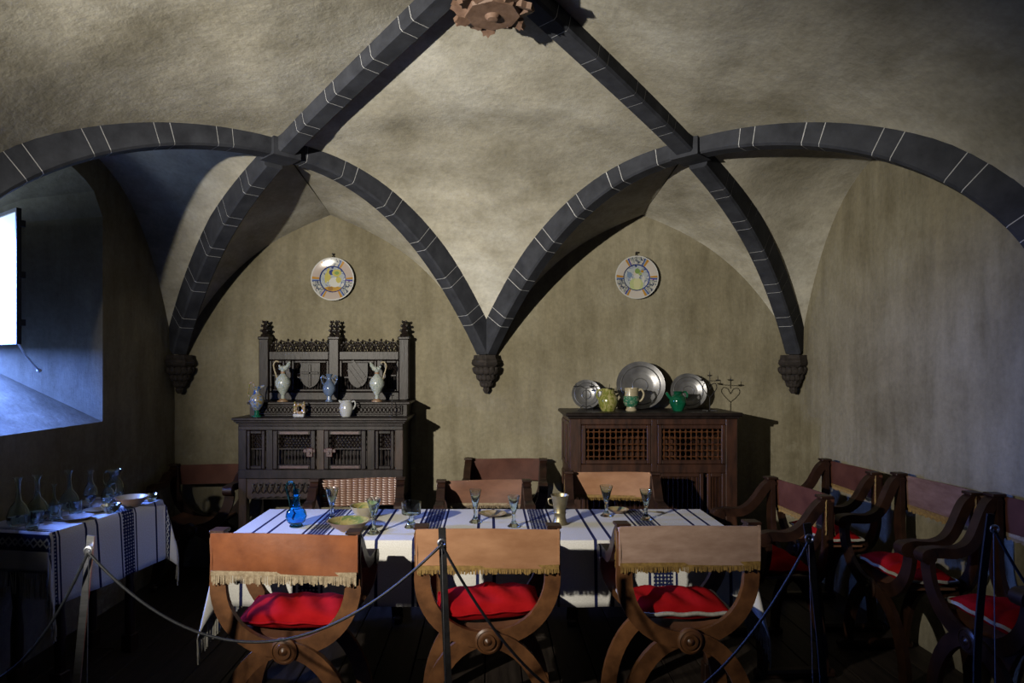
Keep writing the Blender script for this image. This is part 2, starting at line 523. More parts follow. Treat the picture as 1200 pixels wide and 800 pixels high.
    def build(self, name, mat, parent=None, smooth=0.6, loc=None, rot=None, fixn=True):
        me = bpy.data.meshes.new(name)
        me.from_pydata(self.v, [], self.f)
        if fixn:
            import bmesh
            bm = bmesh.new()
            bm.from_mesh(me)
            bmesh.ops.recalc_face_normals(bm, faces=bm.faces)
            bm.to_mesh(me)
            bm.free()
        if smooth:
            for p in me.polygons:
                p.use_smooth = True
            me.set_sharp_from_angle(angle=smooth)
        me.materials.append(MATS[mat])
        o = bpy.data.objects.new(name, me)
        COL.objects.link(o)
        if parent:
            o.parent = parent
        if loc:
            o.location = loc
        if rot:
            o.rotation_euler = rot
        return o


def tag(o, label, cat, group=None, kind=None):
    o['label'] = label
    o['category'] = cat
    if group:
        o['group'] = group
    if kind:
        o['kind'] = kind
    return o


def thing(name, label, cat, loc=(0, 0, 0), rz=0.0, group=None):
    o = bpy.data.objects.new(name, None)
    o.empty_display_size = 0.1
    o.location = loc
    o.rotation_euler = (0, 0, rz)
    COL.objects.link(o)
    return tag(o, label, cat, group)


def structure(o):
    o['kind'] = 'structure'
    return o


def stuff(o):
    o['kind'] = 'stuff'
    return o


def arc(cx, cz, rx, rz, a0, a1, n):
    return [(cx + rx * math.cos(math.radians(a0 + (a1 - a0) * i / n)), cz + rz * math.sin(math.radians(a0 + (a1 - a0) * i / n))) for i in range(n + 1)]


def smooth_path(pts, n=8):
    """Catmull-Rom through the points"""
    P = [Vector(p) for p in pts]
    P = [P[0] * 2 - P[1]] + P + [P[-1] * 2 - P[-2]]
    out = []
    for i in range(1, len(P) - 2):
        for k in range(n):
            t = k / n
            a, b, c, d = P[i - 1], P[i], P[i + 1], P[i + 2]
            out.append(0.5 * ((2 * b) + (c - a) * t + (2 * a - 5 * b + 4 * c - d) * t * t + (3 * b - a - 3 * c + d) * t ** 3))
    out.append(P[-2])
    return out


# ------------------------------------------------------------------ room shell
CX, A, YC = -0.02, 2.5, 2.7            # square vault: centre (CX, YC), half side A
XL, XR, YB, YF = CX - A, CX + A, YC + A, YC - 3 * A
RIBD = 0.085                            # how far a rib hangs below the vault
ZS = 1.68                               # springing
ZJ, ZB = 2.87, 3.27


def z_diag(s):                          # corner-to-corner ribs, s = plan distance from the boss
    return ZB - 0.22 * s - 0.81 * (s / 3.5355) ** 5


def z_diam(s):                          # diamond ribs, s = plan distance from their crossing with the diagonals
    d, h = ZJ - ZS, 1.768
    s = min(s, h)
    return ZJ - d * (s / h) ** 2.25


def z_diam_side(s):                     # the same ribs on the side-wall half, rounder
    return ZJ - (ZJ - ZS) * (1 - math.sqrt(max(0.0, 1 - min(1.0, s / 1.768) ** 2)))


def z_back(x):                          # lunette arch on back wall, x from bay centre
    return 2.82 - 0.41 * x - 0.32 * x ** 3


def z_side(x):
    return 3.0 - 0.2 * x - 0.55 * x ** 3


ZD = (z_diam, z_diam_side)


def off(t):
    return RIBD * min(1.0, 0.25 + 2.5 * t)


vault = MB()


def patch(fn, nu, nv):
    v = [fn(i / nu, j / nv) for j in range(nv + 1) for i in range(nu + 1)]
    f = [(j * (nu + 1) + i, j * (nu + 1) + i + 1, (j + 1) * (nu + 1) + i + 1, (j + 1) * (nu + 1) + i) for j in range(nv) for i in range(nu)]
    vault.add(v, f)


H = A / 2
D = A * math.sqrt(2) / 2


def to_world(a, b, q, yc):
    """rotate local plan (a right, b towards wall) by q quarter turns about the vault centre"""
    for _ in range(q):
        a, b = b, -a
    return CX + a, yc + b


def kite(q, yc):
    z_diam = ZD[q % 2]
    def f(u, v):
        # M(0,A), J_left(-H,H), B(0,0), J_right(H,H)
        a, b = -H * u + H * v, A - H * u - H * v
        def zr(p):
            p = max(0.0, min(2.0, p))
            return z_diam(D * (1 - p)) + off(p) if p <= 1 else z_diag(D * (2 - p)) + RIBD
        p, lat = u + v, abs(u - v)
        w = min(p, 2 - p)
        k = 0.35 * max(0.0, w - lat)
        z = sum(zr(p + k * e) for e in (-1, -0.5, 0, 0.5, 1)) / 5 + 0.07 * max(0.0, w * w - lat * lat)
        x, y = to_world(a, b, q, yc)
        return (x, y, z)
    patch(f, 24, 24)


def lunettes(q, yc):
    zw = z_back if q % 2 == 0 else z_side
    z_diam = ZD[q % 2]
    for sg in (-1, 1):
        def fm(t, s):       # wing next to the mid corbel
            rb = (sg * H * t, A - H * t, z_diam(D * (1 - t)) + off(t))
            wl = (sg * H * t, A, zw(H * (1 - t)))
            p = [rb[k] * (1 - s) + wl[k] * s for k in range(3)]
            x, y = to_world(p[0], p[1], q, yc)
            return (x, y, p[2] + 0.05 * math.sin(PI * s) * math.sin(PI * t))

        def fc(t, s):       # wing next to the corner corbel
            rb = (sg * (A - H * t), A - H * t, z_diag(2 * D - D * t) + off(t))
            wl = (sg * (A - H * t), A, zw(H * (1 - t)))
            p = [rb[k] * (1 - s) + wl[k] * s for k in range(3)]
            x, y = to_world(p[0], p[1], q, yc)
            return (x, y, p[2] + 0.05 * math.sin(PI * s) * math.sin(PI * t))
        patch(fm, 24, 12)
        patch(fc, 24, 12)


for q in (0, 1, 3):
    kite(q, YC)
    lunettes(q, YC)
vault.box(XL - 0.9, XR + 0.3, YF - 0.3, YB + 0.3, 3.42, 3.6)   # the ceiling goes on flat over the rest of the room
structure(vault.build('ceiling', 'plaster_vault', smooth=0.5))

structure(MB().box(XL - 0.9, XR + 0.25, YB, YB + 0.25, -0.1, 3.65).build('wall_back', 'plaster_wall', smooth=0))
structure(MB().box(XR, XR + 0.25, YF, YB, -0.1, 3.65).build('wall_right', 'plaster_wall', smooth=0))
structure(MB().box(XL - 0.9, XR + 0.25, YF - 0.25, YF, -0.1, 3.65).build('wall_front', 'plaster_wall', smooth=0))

# left wall with the deep splayed, arched window niche
XW = XL - 0.79                          # outer plane, where the window sits
NY0, NY1 = 2.92, 4.23                   # niche on the room face
WY0, WY1, WZ0, WZ1 = 3.20, 4.05, 1.68, 2.48


def niche_outline():
    pts = [(NY1, 1.245), ((NY0 + NY1) / 2, 1.245), (NY0, 1.245), (NY0, 1.9), (NY0, 2.58)]
    n = 14
    for i in range(1, n):
        u = i / n
        y = NY0 + (NY1 - NY0) * u
        pts.append((y, 2.58 + 0.265 * math.sqrt(max(0, 1 - abs(2 * u - 1) ** 2.2))))
    pts += [(NY1, 2.58), (NY1, 1.9)]
    return pts


def window_outline():
    pts = [(WY1, WZ0), ((WY0 + WY1) / 2, WZ0), (WY0, WZ0), (WY0, 2.05), (WY0, WZ1)]
    n = 14
    for i in range(1, n):
        u = i / n
        pts.append((WY0 + (WY1 - WY0) * u, WZ1))
    pts += [(WY1, WZ1), (WY1, 2.05)]
    return pts


def outer_outline(inner, y0, y1, z0, z1):
    cy, cz = (NY0 + NY1) / 2, 1.95
    out = []
    for y, z in inner:
        dy, dz = y - cy, z - cz
        k = 1e9
        if dy > 1e-9:
            k = min(k, (y1 - cy) / dy)
        if dy < -1e-9:
            k = min(k, (y0 - cy) / dy)
        if dz > 1e-9:
            k = min(k, (z1 - cz) / dz)
        if dz < -1e-9:
            k = min(k, (z0 - cz) / dz)
        out.append((cy + dy * k, cz + dz * k))
    return out


lw = MB()
n_in, w_in = niche_outline(), window_outline()
LY0, LY1, LZ0, LZ1 = 1.6, YB, -0.1, 3.65
o_in = outer_outline(n_in, LY0, LY1, LZ0, LZ1)
N = len(n_in)
lw.add([(XL, y, z) for y, z in n_in] + [(XL, y, z) for y, z in o_in], [(i, (i + 1) % N, N + (i + 1) % N, N + i) for i in range(N)])
# corners of the rectangle left open by the radial strip
for (cy, cz) in ((LY0, LZ0), (LY1, LZ0), (LY0, LZ1), (LY1, LZ1)):
    best = None
    for i in range(N):
        a, b = o_in[i], o_in[(i + 1) % N]
        onY = lambda p: abs(p[0] - cy) < 1e-6
        onZ = lambda p: abs(p[1] - cz) < 1e-6
        if (onY(a) and onZ(b)) or (onZ(a) and onY(b)):
            lw.add([(XL, a[0], a[1]), (XL, b[0], b[1]), (XL, cy, cz)], [(0, 1, 2)])
lw.add([(XL, YF, -0.1), (XL, LY0, -0.1), (XL, LY0, 3.65), (XL, YF, 3.65)], [(0, 1, 2, 3)])
# the splay, in two steps
mid = [((a[0] + b[0]) / 2, (a[1] + b[1]) / 2 + (0.05 if 4 < i < 18 else 0)) for i, (a, b) in enumerate(zip(n_in, w_in))]
XM = (XL + XW) / 2
lw.add([(XL, y, z) for y, z in n_in] + [(XM, y, z) for y, z in mid] + [(XW, y, z) for y, z in w_in],
       [(i, (i + 1) % N, N + (i + 1) % N, N + i) for i in range(N)] + [(N + i, N + (i + 1) % N, 2 * N + (i + 1) % N, 2 * N + i) for i in range(N)])
# outer face round the window
o_w = outer_outline(w_in, LY0, LY1, LZ0, LZ1)
lw.add([(XW, y, z) for y, z in w_in] + [(XW, y, z) for y, z in o_w], [(i, (i + 1) % N, N + (i + 1) % N, N + i) for i in range(N)])
for (cy, cz) in ((LY0, LZ0), (LY1, LZ0), (LY0, LZ1), (LY1, LZ1)):
    for i in range(N):
        a, b = o_w[i], o_w[(i + 1) % N]
        onY = lambda p: abs(p[0] - cy) < 1e-6
        onZ = lambda p: abs(p[1] - cz) < 1e-6
        if (onY(a) and onZ(b)) or (onZ(a) and onY(b)):
            lw.add([(XW, a[0], a[1]), (XW, b[0], b[1]), (XW, cy, cz)], [(0, 1, 2)])
lw.add([(XW, LY0, -0.1), (XL, LY0, -0.1), (XL, LY0, 3.65), (XW, LY0, 3.65)], [(0, 1, 2, 3)])
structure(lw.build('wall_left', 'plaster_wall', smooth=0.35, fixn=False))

# floor: boards running towards the back wall
fl = structure(MB().box(XL, XR, YF, YB, -0.12, -0.022).build('floor', 'floor_dark', smooth=0))
nb = 26
bw = (XR - XL) / nb
board_me = {}
for i in range(nb):
    y = YF - random.random() * 1.5
    while y < YB:
        L = random.choice((2.4, 2.9, 3.3))
        y0, y1 = max(y, YF), min(y + L, YB)
        if y1 - y0 > 0.15:
            key_ = round(y1 - y0, 3)
            if key_ not in board_me:
                o = MB().box(-bw / 2 + 0.0025, bw / 2 - 0.0025, 0, y1 - y0 - 0.004, -0.02, 0, 0.003).build('plank', 'floor_wood', fl, smooth=0)
                board_me[key_] = o.data
            else:
                o = bpy.data.objects.new('plank', board_me[key_])
                COL.objects.link(o)
                o.parent = fl
            o.location = (XL + bw * (i + 0.5), y0, 0)
        y += L

# ------------------------------------------------------------------ vault ribs built of voussoirs
RW = 0.058                              # half width


def rib(n, pa, pb, zfn, trim0=0.0, trim1=0.0):
    """pa, pb plan points, zfn(t) height of the underside; voussoirs on a white mortar core"""
    pa, pb = Vector(pa), Vector(pb)
    S = 64
    pts = []
    for i in range(S + 1):
        t = i / S
        p = pa.lerp(pb, t)
        pts.append(Vector((p.x, p.y, zfn(t))))
    L = [0.0]
    for i in range(S):
        L.append(L[-1] + (pts[i + 1] - pts[i]).length)
    pl = (pb - pa).normalized()
    side = Vector((pl.y, -pl.x, 0))

    def at(l):
        l = max(0, min(L[-1], l))
        i = 0
        while i < S - 1 and L[i + 1] < l:
            i += 1
        k = (l - L[i]) / max(1e-9, L[i + 1] - L[i])
        p = pts[i].lerp(pts[i + 1], k)
        a, b = pts[max(i - 1, 0)], pts[min(i + 2, S)]
        t = (b - a).normalized()
        up = side.cross(t)
        if up.z < 0:
            up = -up
        return p, up

    def seg(mb, l0, l1, shrink, k):
        P, U = [], []
        for j in range(k + 1):
            p, u = at(l0 + (l1 - l0) * j / k)
            P.append(p)
            U.append(u)
        w, d = RW - shrink, 0.17
        b = shrink
        sec = [(-w + 0.012, b), (w - 0.012, b), (w, b + 0.012), (w + 0.008, d), (-w - 0.008, d), (-w, b + 0.012)]
        mb.sweep(P, sec, [side] * len(P), U)

    core = MB()
    seg(core, trim0 + 0.006, L[-1] - trim1 - 0.006, 0.0012, 24)
    core_o = structure(core.build('trim_%d' % n, 'joint_white', smooth=0))
    l, k = trim0, 0
    end = L[-1] - trim1
    pat = (0.255, 0.085)
    while l < end - 0.01:
        ln = pat[k % 2] * random.uniform(0.93, 1.07)
        if end - (l + ln) < 0.06:
            ln = end - l
        m = MB()
        seg(m, l + 0.0022, l + ln - 0.0022, 0.0, 3)
        m.build('voussoir', 'rib_stone', core_o, smooth=0)
        l += ln
        k += 1
    return core_o


Mb, Bc = (CX, YB), (CX, YC)
JL, JR = (CX - H, YC + H), (CX + H, YC + H)
CL, CR = (XL, YB), (XR, YB)
SL, SR = (XL, YC), (XR, YC)
rn = 1
for J, C, S_ in ((JL, CL, SL), (JR, CR, SR)):
    sg_ = 1 if C[0] < CX else -1
    C_ = (C[0] + sg_ * 0.075, C[1] - 0.075)
    M_ = (Mb[0] - sg_ * 0.035, Mb[1] - 0.07)
    rib(rn, C_, J, lambda t: z_diag(D * (2 - t)), 0.02, 0.085)
    rib(rn + 1, J, Bc, lambda t: z_diag(D * (1 - t)), 0.075, 0.06)
    rib(rn + 2, M_, J, lambda t: z_diam(D * (1 - t)), 0.02, 0.075)
    S_ = (S_[0] + sg_ * 0.07, S_[1] + 0.035)
    rib(rn + 3, J, S_, lambda t: z_diam_side(D * t), 0.075, 0.02)
    rn += 4
for J in ((CX - H, YC - H), (CX + H, YC - H)):
    rib(rn, J, Bc, lambda t: z_diag(D * (1 - t)), 0.06, 0.06)
    rn += 1
for J in (JL, JR):                      # key stone where the ribs cross
    k = MB()
    k.add([(J[0] + 0.125 * math.cos(a * PI / 2), J[1] + 0.125 * math.sin(a * PI / 2), z) for z in (ZJ - 0.010, ZJ + 0.15) for a in range(4)],
          [(3, 2, 1, 0), (4, 5, 6, 7)] + [(i, (i + 1) % 4, 4 + (i + 1) % 4, 4 + i) for i in range(4)])
    structure(k.build('trim_%d' % rn, 'rib_stone', smooth=0))
    rn += 1


# corbels
def clip_to_walls(m, loc, rz, eps=0.002):
    M = Matrix.Translation(loc) @ Matrix.Rotation(rz, 4, 'Z')
    Mi = M.inverted()
    out = []
    for p in m.v:
        w = M @ Vector(p)
        w.x = max(XL + eps, min(XR - eps, w.x))
        w.y = min(YB - eps, w.y)
        out.append(tuple(Mi @ w))
    m.v = out
    return m


def corbel(label, loc, rz, corner=False):
    t = thing('corbel', label, 'corbel', loc, rz, None)
    # local: wall behind at +y ; origin at springing height
    b = MB()
    prof = [(0.012, -0.275), (0.022, -0.262), (0.030, -0.245), (0.024, -0.232), (0.045, -0.205), (0.058, -0.18), (0.052, -0.168), (0.078, -0.125), (0.096, -0.085), (0.086, -0.068), (0.092, -0.06)]
    b.lathe(prof, 28, lobes=7, amp=0.10)
    clip_to_walls(b, loc, rz)
    b.build('carved_body', 'corbel_stone', t)
    c = MB()
    c.lathe([(0.094, -0.062), (0.112, -0.05), (0.122, -0.032), (0.116, -0.024), (0.116, -0.012), (0.104, 0.0), (0.100, 0.03)], 8)
    clip_to_walls(c, loc, rz)
    c.build('abacus', 'corbel_stone', t, smooth=0.3)
    for row, (z, r, s, n) in enumerate(((-0.095, 0.090, 0.030, 7), (-0.15, 0.066, 0.024, 6), (-0.205, 0.042, 0.018, 5))):
        for k in range(n):
            a = PI + PI * (k + 0.5) / n
            m = MB()
            m.lathe([(0.0, -1.1), (0.5, -0.9), (0.95, -0.35), (1.0, 0.1), (0.75, 0.7), (0.4, 0.95), (0, 1.0)], 8)
            m.v = [(x * s, y * s * 0.7, zz * s * 1.15) for x, y, zz in m.v]
            m.build('carved_leaf', 'corbel_stone', t, loc=(r * math.cos(a), r * math.sin(a), z), rot=(0.5, 0, a - PI * 1.5))
    return t


corbel('carved dark stone corbel midway along the back wall between the two cabinets', (CX, YB - 0.035, 1.665), 0)
corbel('carved dark stone corbel in the corner between the low lattice cabinet and the wall chairs', (XR - 0.075, YB - 0.075, 1.665), -PI / 4)
corbel('carved dark stone corbel in the shadowy corner beside the window niche', (XL + 0.075, YB - 0.075, 1.665), PI / 4)

corbel('carved dark stone corbel on the side wall above the row of armchairs', (XR - 0.035, YC, 1.665), -PI / 2)
corbel('carved dark stone corbel on the wall beside the window niche, towards the barrier', (XL + 0.035, YC, 1.665), PI / 2)

# hanging carved boss at the crown
bo = thing('ceiling_boss', 'carved brown wooden boss hanging where the vault ribs meet', 'boss', (0.015, YC + 0.02, 3.07))
m = MB()
m.lathe([(0.0, 0.0), (0.115, 0.0), (0.122, 0.012), (0.122, 0.05), (0.10, 0.07), (0.10, 0.28)], 8)
m.build('core', 'boss_wood', bo, smooth=0.3)
m = MB()
m.lathe([(0.0, -0.016), (0.022, -0.014), (0.034, 0.0), (0.034, 0.01), (0, 0.01)], 14)
m.build('knob', 'boss_wood', bo)
for k in range(12):
    a = 2 * PI * k / 12 + 0.13
    m = MB()
    m.prism([(-0.030, 0.0), (-0.036, 0.035), (-0.018, 0.05), (-0.012, 0.068), (0.0, 0.058), (0.012, 0.07), (0.018, 0.05), (0.036, 0.035), (0.030, 0.0)], -0.012, 0.012, 'XY')
    m.build('leaf', 'boss_wood', bo, loc=(0.108 * math.cos(a), 0.108 * math.sin(a), 0.018 + 0.012 * (k % 2)), rot=(0.35 * (-1) ** k, 0.25, a - PI / 2), smooth=0)

# ------------------------------------------------------------------ window
w1 = bpy.data.objects.new('window_1', None)
w1.location = (XW, (WY0 + WY1) / 2, WZ0)
COL.objects.link(w1)
structure(w1)
wy, wz = (WY1 - WY0) / 2, WZ1 - WZ0
f = MB()
f.box(-0.02, 0.04, -wy, -wy + 0.045, 0, wz)
f.box(-0.02, 0.04, wy - 0.045, wy, 0, wz)
f.box(-0.02, 0.04, -wy + 0.045, wy - 0.045, 0, 0.045)
f.box(-0.02, 0.04, -wy + 0.045, wy - 0.045, wz - 0.045, wz)
f.build('window_frame', 'iron', w1, smooth=0)
# casement swung into the niche, hinged at the far jamb
cas = bpy.data.objects.new('casement', None)
cas.parent = w1
cas.location = (0.06, wy - 0.02, 0.045)
cas.rotation_euler = (0, 0, math.radians(54))   # local -Y runs from the hinge into the room
COL.objects.link(cas)
cl, ch = 0.86, 0.74
f = MB()
f.box(-0.012, 0.012, -0.02, 0, 0, ch)
f.box(-0.012, 0.012, -cl, -cl + 0.018, 0, ch)
f.box(-0.012, 0.012, -cl + 0.018, -0.02, 0, 0.018)
f.box(-0.012, 0.012, -cl + 0.018, -0.02, ch - 0.018, ch)
for zz in (0.1, 0.36, 0.64):
    f.box(-0.0, 0.03, -cl - 0.006, -cl + 0.014, zz, zz + 0.035)
f.build('casement_frame', 'iron', cas, smooth=0)
t_ = NT('window_glass')
t_.base(t_.ramp(t_.noise(t_.tc.outputs['Object'], 3, 3), [(0.3, (0.80, 0.84, 0.88)), (0.7, (0.88, 0.90, 0.92))]), 0.12, 0, 0.8)
MATS['window_glass'] = t_.m
MB().box(-0.003, 0.003, -cl + 0.016, -0.018, 0.016, ch - 0.016).build('pane', 'window_glass', cas, smooth=0)
st = MB()
st.tube([(0.74, -0.09, 0.055), (0.66, 0.08, -0.01), (0.56, 0.34, -0.10)], 0.006, 6)
st.lathe([(0, -0.014), (0.014, -0.006), (0.014, 0.006), (0, 0.014)], 8, c=(0.56, 0.34, -0.10))
st.build('stay_bar', 'steel', w1)


# ------------------------------------------------------------------ cabinets
def frame_parts(name, x0, x1, z0, z1, y, w, mat, parent, d=0.02):
    """a raised picture-frame of four bevelled members as one part"""
    m = MB()
    m.box(x0, x0 + w, y - d, y, z0, z1, 0.005)
    m.box(x1 - w, x1, y - d, y, z0, z1, 0.005)
    m.box(x0 + w, x1 - w, y - d * 0.9, y, z0, z0 + w, 0.005)
    m.box(x0 + w, x1 - w, y - d * 0.9, y, z1 - w, z1, 0.005)
    return m.build(name, mat, parent, smooth=0)


def tracery(x0, x1, z0, z1, y, mat, parent, step=0.024, r=0.0042, split=0.52):
    """little turned spindles below, crossing gothic bars above"""
    m = MB()
    zm = z0 + (z1 - z0) * split
    n = max(3, int(round((x1 - x0) / step)))
    w = (x1 - x0) / n
    for i in range(1, n):
        x = x0 + w * i
        m.tube([(x, y, z0), (x, y, z0 + 0.3 * (zm - z0)), (x, y, z0 + 0.5 * (zm - z0)), (x, y, z0 + 0.7 * (zm - z0)), (x, y, zm)], [r, r * 0.8, r * 1.7, r * 0.8, r], 5)
    for i in range(n):
        x = x0 + w * i
        for (a, b) in ((0, 1), (1, 0)):
            zz = zm
            k = 0
            while zz < z1 - 1e-4:
                h = min(w * 1.5, z1 - zz)
                f_ = h / (w * 1.5)
                s0, s1 = (x + w * a, x + w * (a + (b - a) * f_))
                if k % 2:
                    s0, s1 = x + w * b, x + w * (b + (a - b) * f_)
                m.tube([(s0, y, zz), (s1, y, zz + h)], r * 0.85, 4)
                zz += h
                k += 1
    m.box(x0, x1, y - r, y + r, zm - r, zm + r)
    return m.build('tracery', mat, parent)


# --- tall carved credenza with a panelled back, left of the middle corbel
cb = thing('credenza', 'tall dark carved credenza with pinnacled openwork back and heraldic shields', 'cabinet', (-1.215, YB, 0))
x0, x1, yf = -0.595, 0.595, -0.52
m = MB()                                 # carcass: sides, back, top and bottom of the upper body
m.box(x0 + 0.005, x0 + 0.03, yf + 0.02, -0.01, 0.64, 1.19)
m.box(x1 - 0.03, x1 - 0.005, yf + 0.02, -0.01, 0.64, 1.19)
m.box(x0 + 0.03, x1 - 0.03, -0.03, -0.01, 0.64, 1.19)
m.box(x0 + 0.03, x1 - 0.03, yf + 0.03, -0.03, 0.64, 0.665)
m.box(x0 + 0.03, x1 - 0.03, yf + 0.09, yf + 0.10, 0.665, 1.19)
m.build('carcass', 'oak_dark', cb, smooth=0)
m = MB()
for (o, z0, z1) in ((0.0, 1.175, 1.192), (0.014, 1.192, 1.205), (0.026, 1.205, 1.218), (0.036, 1.218, 1.236)):
    m.box(x0 - o, x1 + o, yf - o, -0.005, z0, z1, 0.004)
m.build('cornice', 'oak_dark', cb, smooth=0)
for (a, b) in ((x0, -0.535), (-0.395, -0.345), (-0.030, 0.025), (0.335, 0.390), (0.535, x1)):
    MB().box(a, b, yf, yf + 0.035, 0.84, 1.175, 0.004).build('stile', 'oak_mid' if abs(a) < 0.1 or a > 0.5 else 'oak_dark', cb, smooth=0)
for (z0, z1) in ((0.795, 0.862), (1.145, 1.176)):
    MB().box(x0, x1, yf - 0.004, yf + 0.03, z0, z1, 0.004).build('rail', 'oak_dark', cb, smooth=0)
for (a, b) in ((-0.530, -0.400), (0.395, 0.530)):
    p = frame_parts('fixed_panel', a, b, 0.865, 1.142, yf + 0.012, 0.024, 'oak_dark', cb)
    tracery(a + 0.024, b - 0.024, 0.889, 1.118, yf + 0.016, 'oak_dark', p, 0.022)
for s, (a, b) in ((1, (-0.340, -0.034)), (-1, (0.029, 0.330))):
    dr = frame_parts('door', a, b, 0.865, 1.145, yf + 0.006, 0.034, 'oak_dark', cb, 0.024)
    tracery(a + 0.034, b - 0.034, 0.899, 1.111, yf + 0.012, 'oak_dark', dr, 0.025)
    MB().box(a + 0.05, b - 0.05, yf - 0.020, yf - 0.016, 1.118, 1.136).build('red_strip', 'lock_red', dr, smooth=0)
    MB().box(a + 0.05, b - 0.05, yf - 0.020, yf - 0.016, 0.872, 0.890).build('red_strip', 'lock_red', dr, smooth=0)
    e = b if s > 0 else a
    lk = MB()
    lk.box(min(e, e - s * 0.085), max(e, e - s * 0.085), yf - 0.024, yf - 0.016, 0.985, 1.012, 0.003)
    lk.box(min(e - s * 0.015, e - s * 0.062), max(e - s * 0.015, e - s * 0.062), yf - 0.030, yf - 0.016, 0.955, 1.02, 0.004)
    lk.lathe([(0.008, -0.042), (0.010, -0.036), (0.006, -0.028)], 8, c=(e - s * 0.038, yf, 0.985), axis='Y')
    lk.build('lock_plate', 'lock_red', dr, smooth=0)
# lower carved aprons with scalloped edges
for (a, b) in ((-0.535, -0.034), (0.029, 0.535)):
    n = 9
    poly = [(a, 0.792), (a, 0.66)]
    for i in range(n):
        u0, u1 = a + (b - a) * i / n, a + (b - a) * (i + 1) / n
        lift = 0.018 * math.sin(PI * (i + 0.5) / n)
        poly += [(u0 + (u1 - u0) * k, 0.655 + lift - 0.014 * math.sin(PI * k)) for k in (0.15, 0.5, 0.85)]
    poly += [(b, 0.66), (b, 0.792)]
    ap = MB().prism(poly, yf + 0.006, yf + 0.028).build('apron', 'oak_mid', cb, smooth=0)
    fr = MB()
    for (u0, u1) in (((a + 0.03, (a + b) / 2 - 0.012), ((a + b) / 2 + 0.012, b - 0.03)) if a > 0 else ((a + 0.035, b - 0.035),)):
        nn = int((u1 - u0) / 0.042)
        for i in range(nn):
            cx = u0 + (u1 - u0) * (i + 0.5) / nn
            for kk in range(2):
                sg = 1 if (i + kk) % 2 else -1
                fr.tube([(cx - sg * 0.019, yf + 0.004, 0.688), (cx - sg * 0.004, yf - 0.002, 0.712), (cx + sg * 0.010, yf - 0.002, 0.738), (cx + sg * 0.019, yf + 0.004, 0.766)], [0.003, 0.006, 0.006, 0.003], 5)
            fr.lathe([(0, -0.010), (0.007, -0.004), (0.007, 0.004)], 6, c=(cx, yf, 0.752), axis='Y')
    fr.build('carving', 'oak_dark', ap)
for sx in (x0, x1 - 0.06):
    for sy in (yf, -0.07):
        MB().box(sx, sx + 0.06, sy, sy + 0.06, 0.0, 0.80 if sy == yf else 0.66, 0.004).build('leg', 'oak_mid' if sy == yf else 'oak_dark', cb, smooth=0)
MB().box(x0 + 0.004, x1 - 0.004, yf + 0.01, -0.02, 0.10, 0.135, 0.004).build('shelf', 'oak_dark', cb, smooth=0)
# stepped riser on the top
m = MB()
m.box(-0.575, 0.60, -0.345, -0.005, 1.236, 1.322)
m.build('step', 'oak_dark', cb, smooth=0)
m = MB()
m.box(-0.59, 0.625, -0.365, -0.005, 1.322, 1.340, 0.004)
m.build('step_top', 'oak_dark', cb, smooth=0)
for (a, b) in ((-0.54, -0.20), (-0.17, 0.17), (0.20, 0.57)):
    p = frame_parts('step_panel', a, b, 1.243, 1.318, -0.343, 0.016, 'oak_dark', cb, 0.014)
    g = MB()
    nn = int((b - a - 0.03) / 0.028)
    for i in range(nn):
        cx = a + 0.016 + (b - a - 0.032) * (i + 0.5) / nn
        g.tube([(cx + 0.011 * math.cos(q), -0.349, 1.280 + 0.017 * math.sin(q)) for q in [2 * PI * j / 10 for j in range(10)]], 0.0032, 4, closed=True)
    g.build('tracery', 'oak_dark', p)
# the panelled back
yb = -0.10
for (a, b, ft) in ((-0.585, -0.510, 1), (-0.040, 0.040, 0), (0.510, 0.588, 1)):
    ps = MB()
    ps.box(a, b, yb - 0.03, yb + 0.06, 1.34, 1.835, 0.006)
    ps.box(a - 0.008, b + 0.008, yb - 0.038, yb + 0.065, 1.815, 1.84, 0.006)
    post = ps.build('post', 'oak_dark', cb, smooth=0)
    fx = [(a + b) / 2] if ft else [(a + b) / 2 - 0.022, (a + b) / 2 + 0.022]
    for c in fx:
        s = 0.036 if ft else 0.021
        fi = MB()
        fi.lathe([(s * 1.15, 0), (s * 0.95, 0.018), (s * 0.62, 0.026), (s * 0.85, 0.042), (s * 0.95, 0.05), (s * 0.5, 0.062), (s * 0.58, 0.078), (s * 0.72, 0.086), (s * 0.35, 0.098), (s * 0.42, 0.112), (0.0, 0.126)], 8, c=(c, yb + 0.012, 1.84))
        for z, q in ((0.046, 1.0), (0.084, 0.85), (0.116, 0.6)):
            for k in range(4):
                an = PI / 4 + k * PI / 2
                fi.lathe([(0, -0.012), (0.011 * q, -0.004), (0.012 * q, 0.004), (0, 0.013)], 6, c=(c + s * q * 0.95 * math.cos(an), yb + 0.012 + s * q * 0.95 * math.sin(an), 1.84 + z))
        fi.build('finial', 'oak_dark', post)
for (z0, z1) in ((1.34, 1.405), (1.655, 1.725)):
    for (a, b) in ((-0.510, -0.040), (0.040, 0.510)):
        MB().box(a, b, yb - 0.02, yb + 0.04, z0, z1, 0.006).build('rail', 'oak_dark', cb, smooth=0)
for (a, b) in ((-0.385, -0.335), (0.335, 0.385)):
    MB().box(a, b, yb - 0.018, yb + 0.03, 1.405, 1.655, 0.006).build('stile', 'oak_dark', cb, smooth=0)
MB().box(-0.51, 0.51, yb + 0.03, yb + 0.04, 1.405, 1.655).build('back_board', 'black_void', cb, smooth=0)
for (a, b) in ((-0.508, -0.388), (0.388, 0.508)):
    p = frame_parts('fixed_panel', a, b, 1.408, 1.652, yb, 0.020, 'oak_dark', cb, 0.012)
    tracery(a + 0.02, b - 0.02, 1.428, 1.632, yb + 0.006, 'oak_dark', p, 0.022)
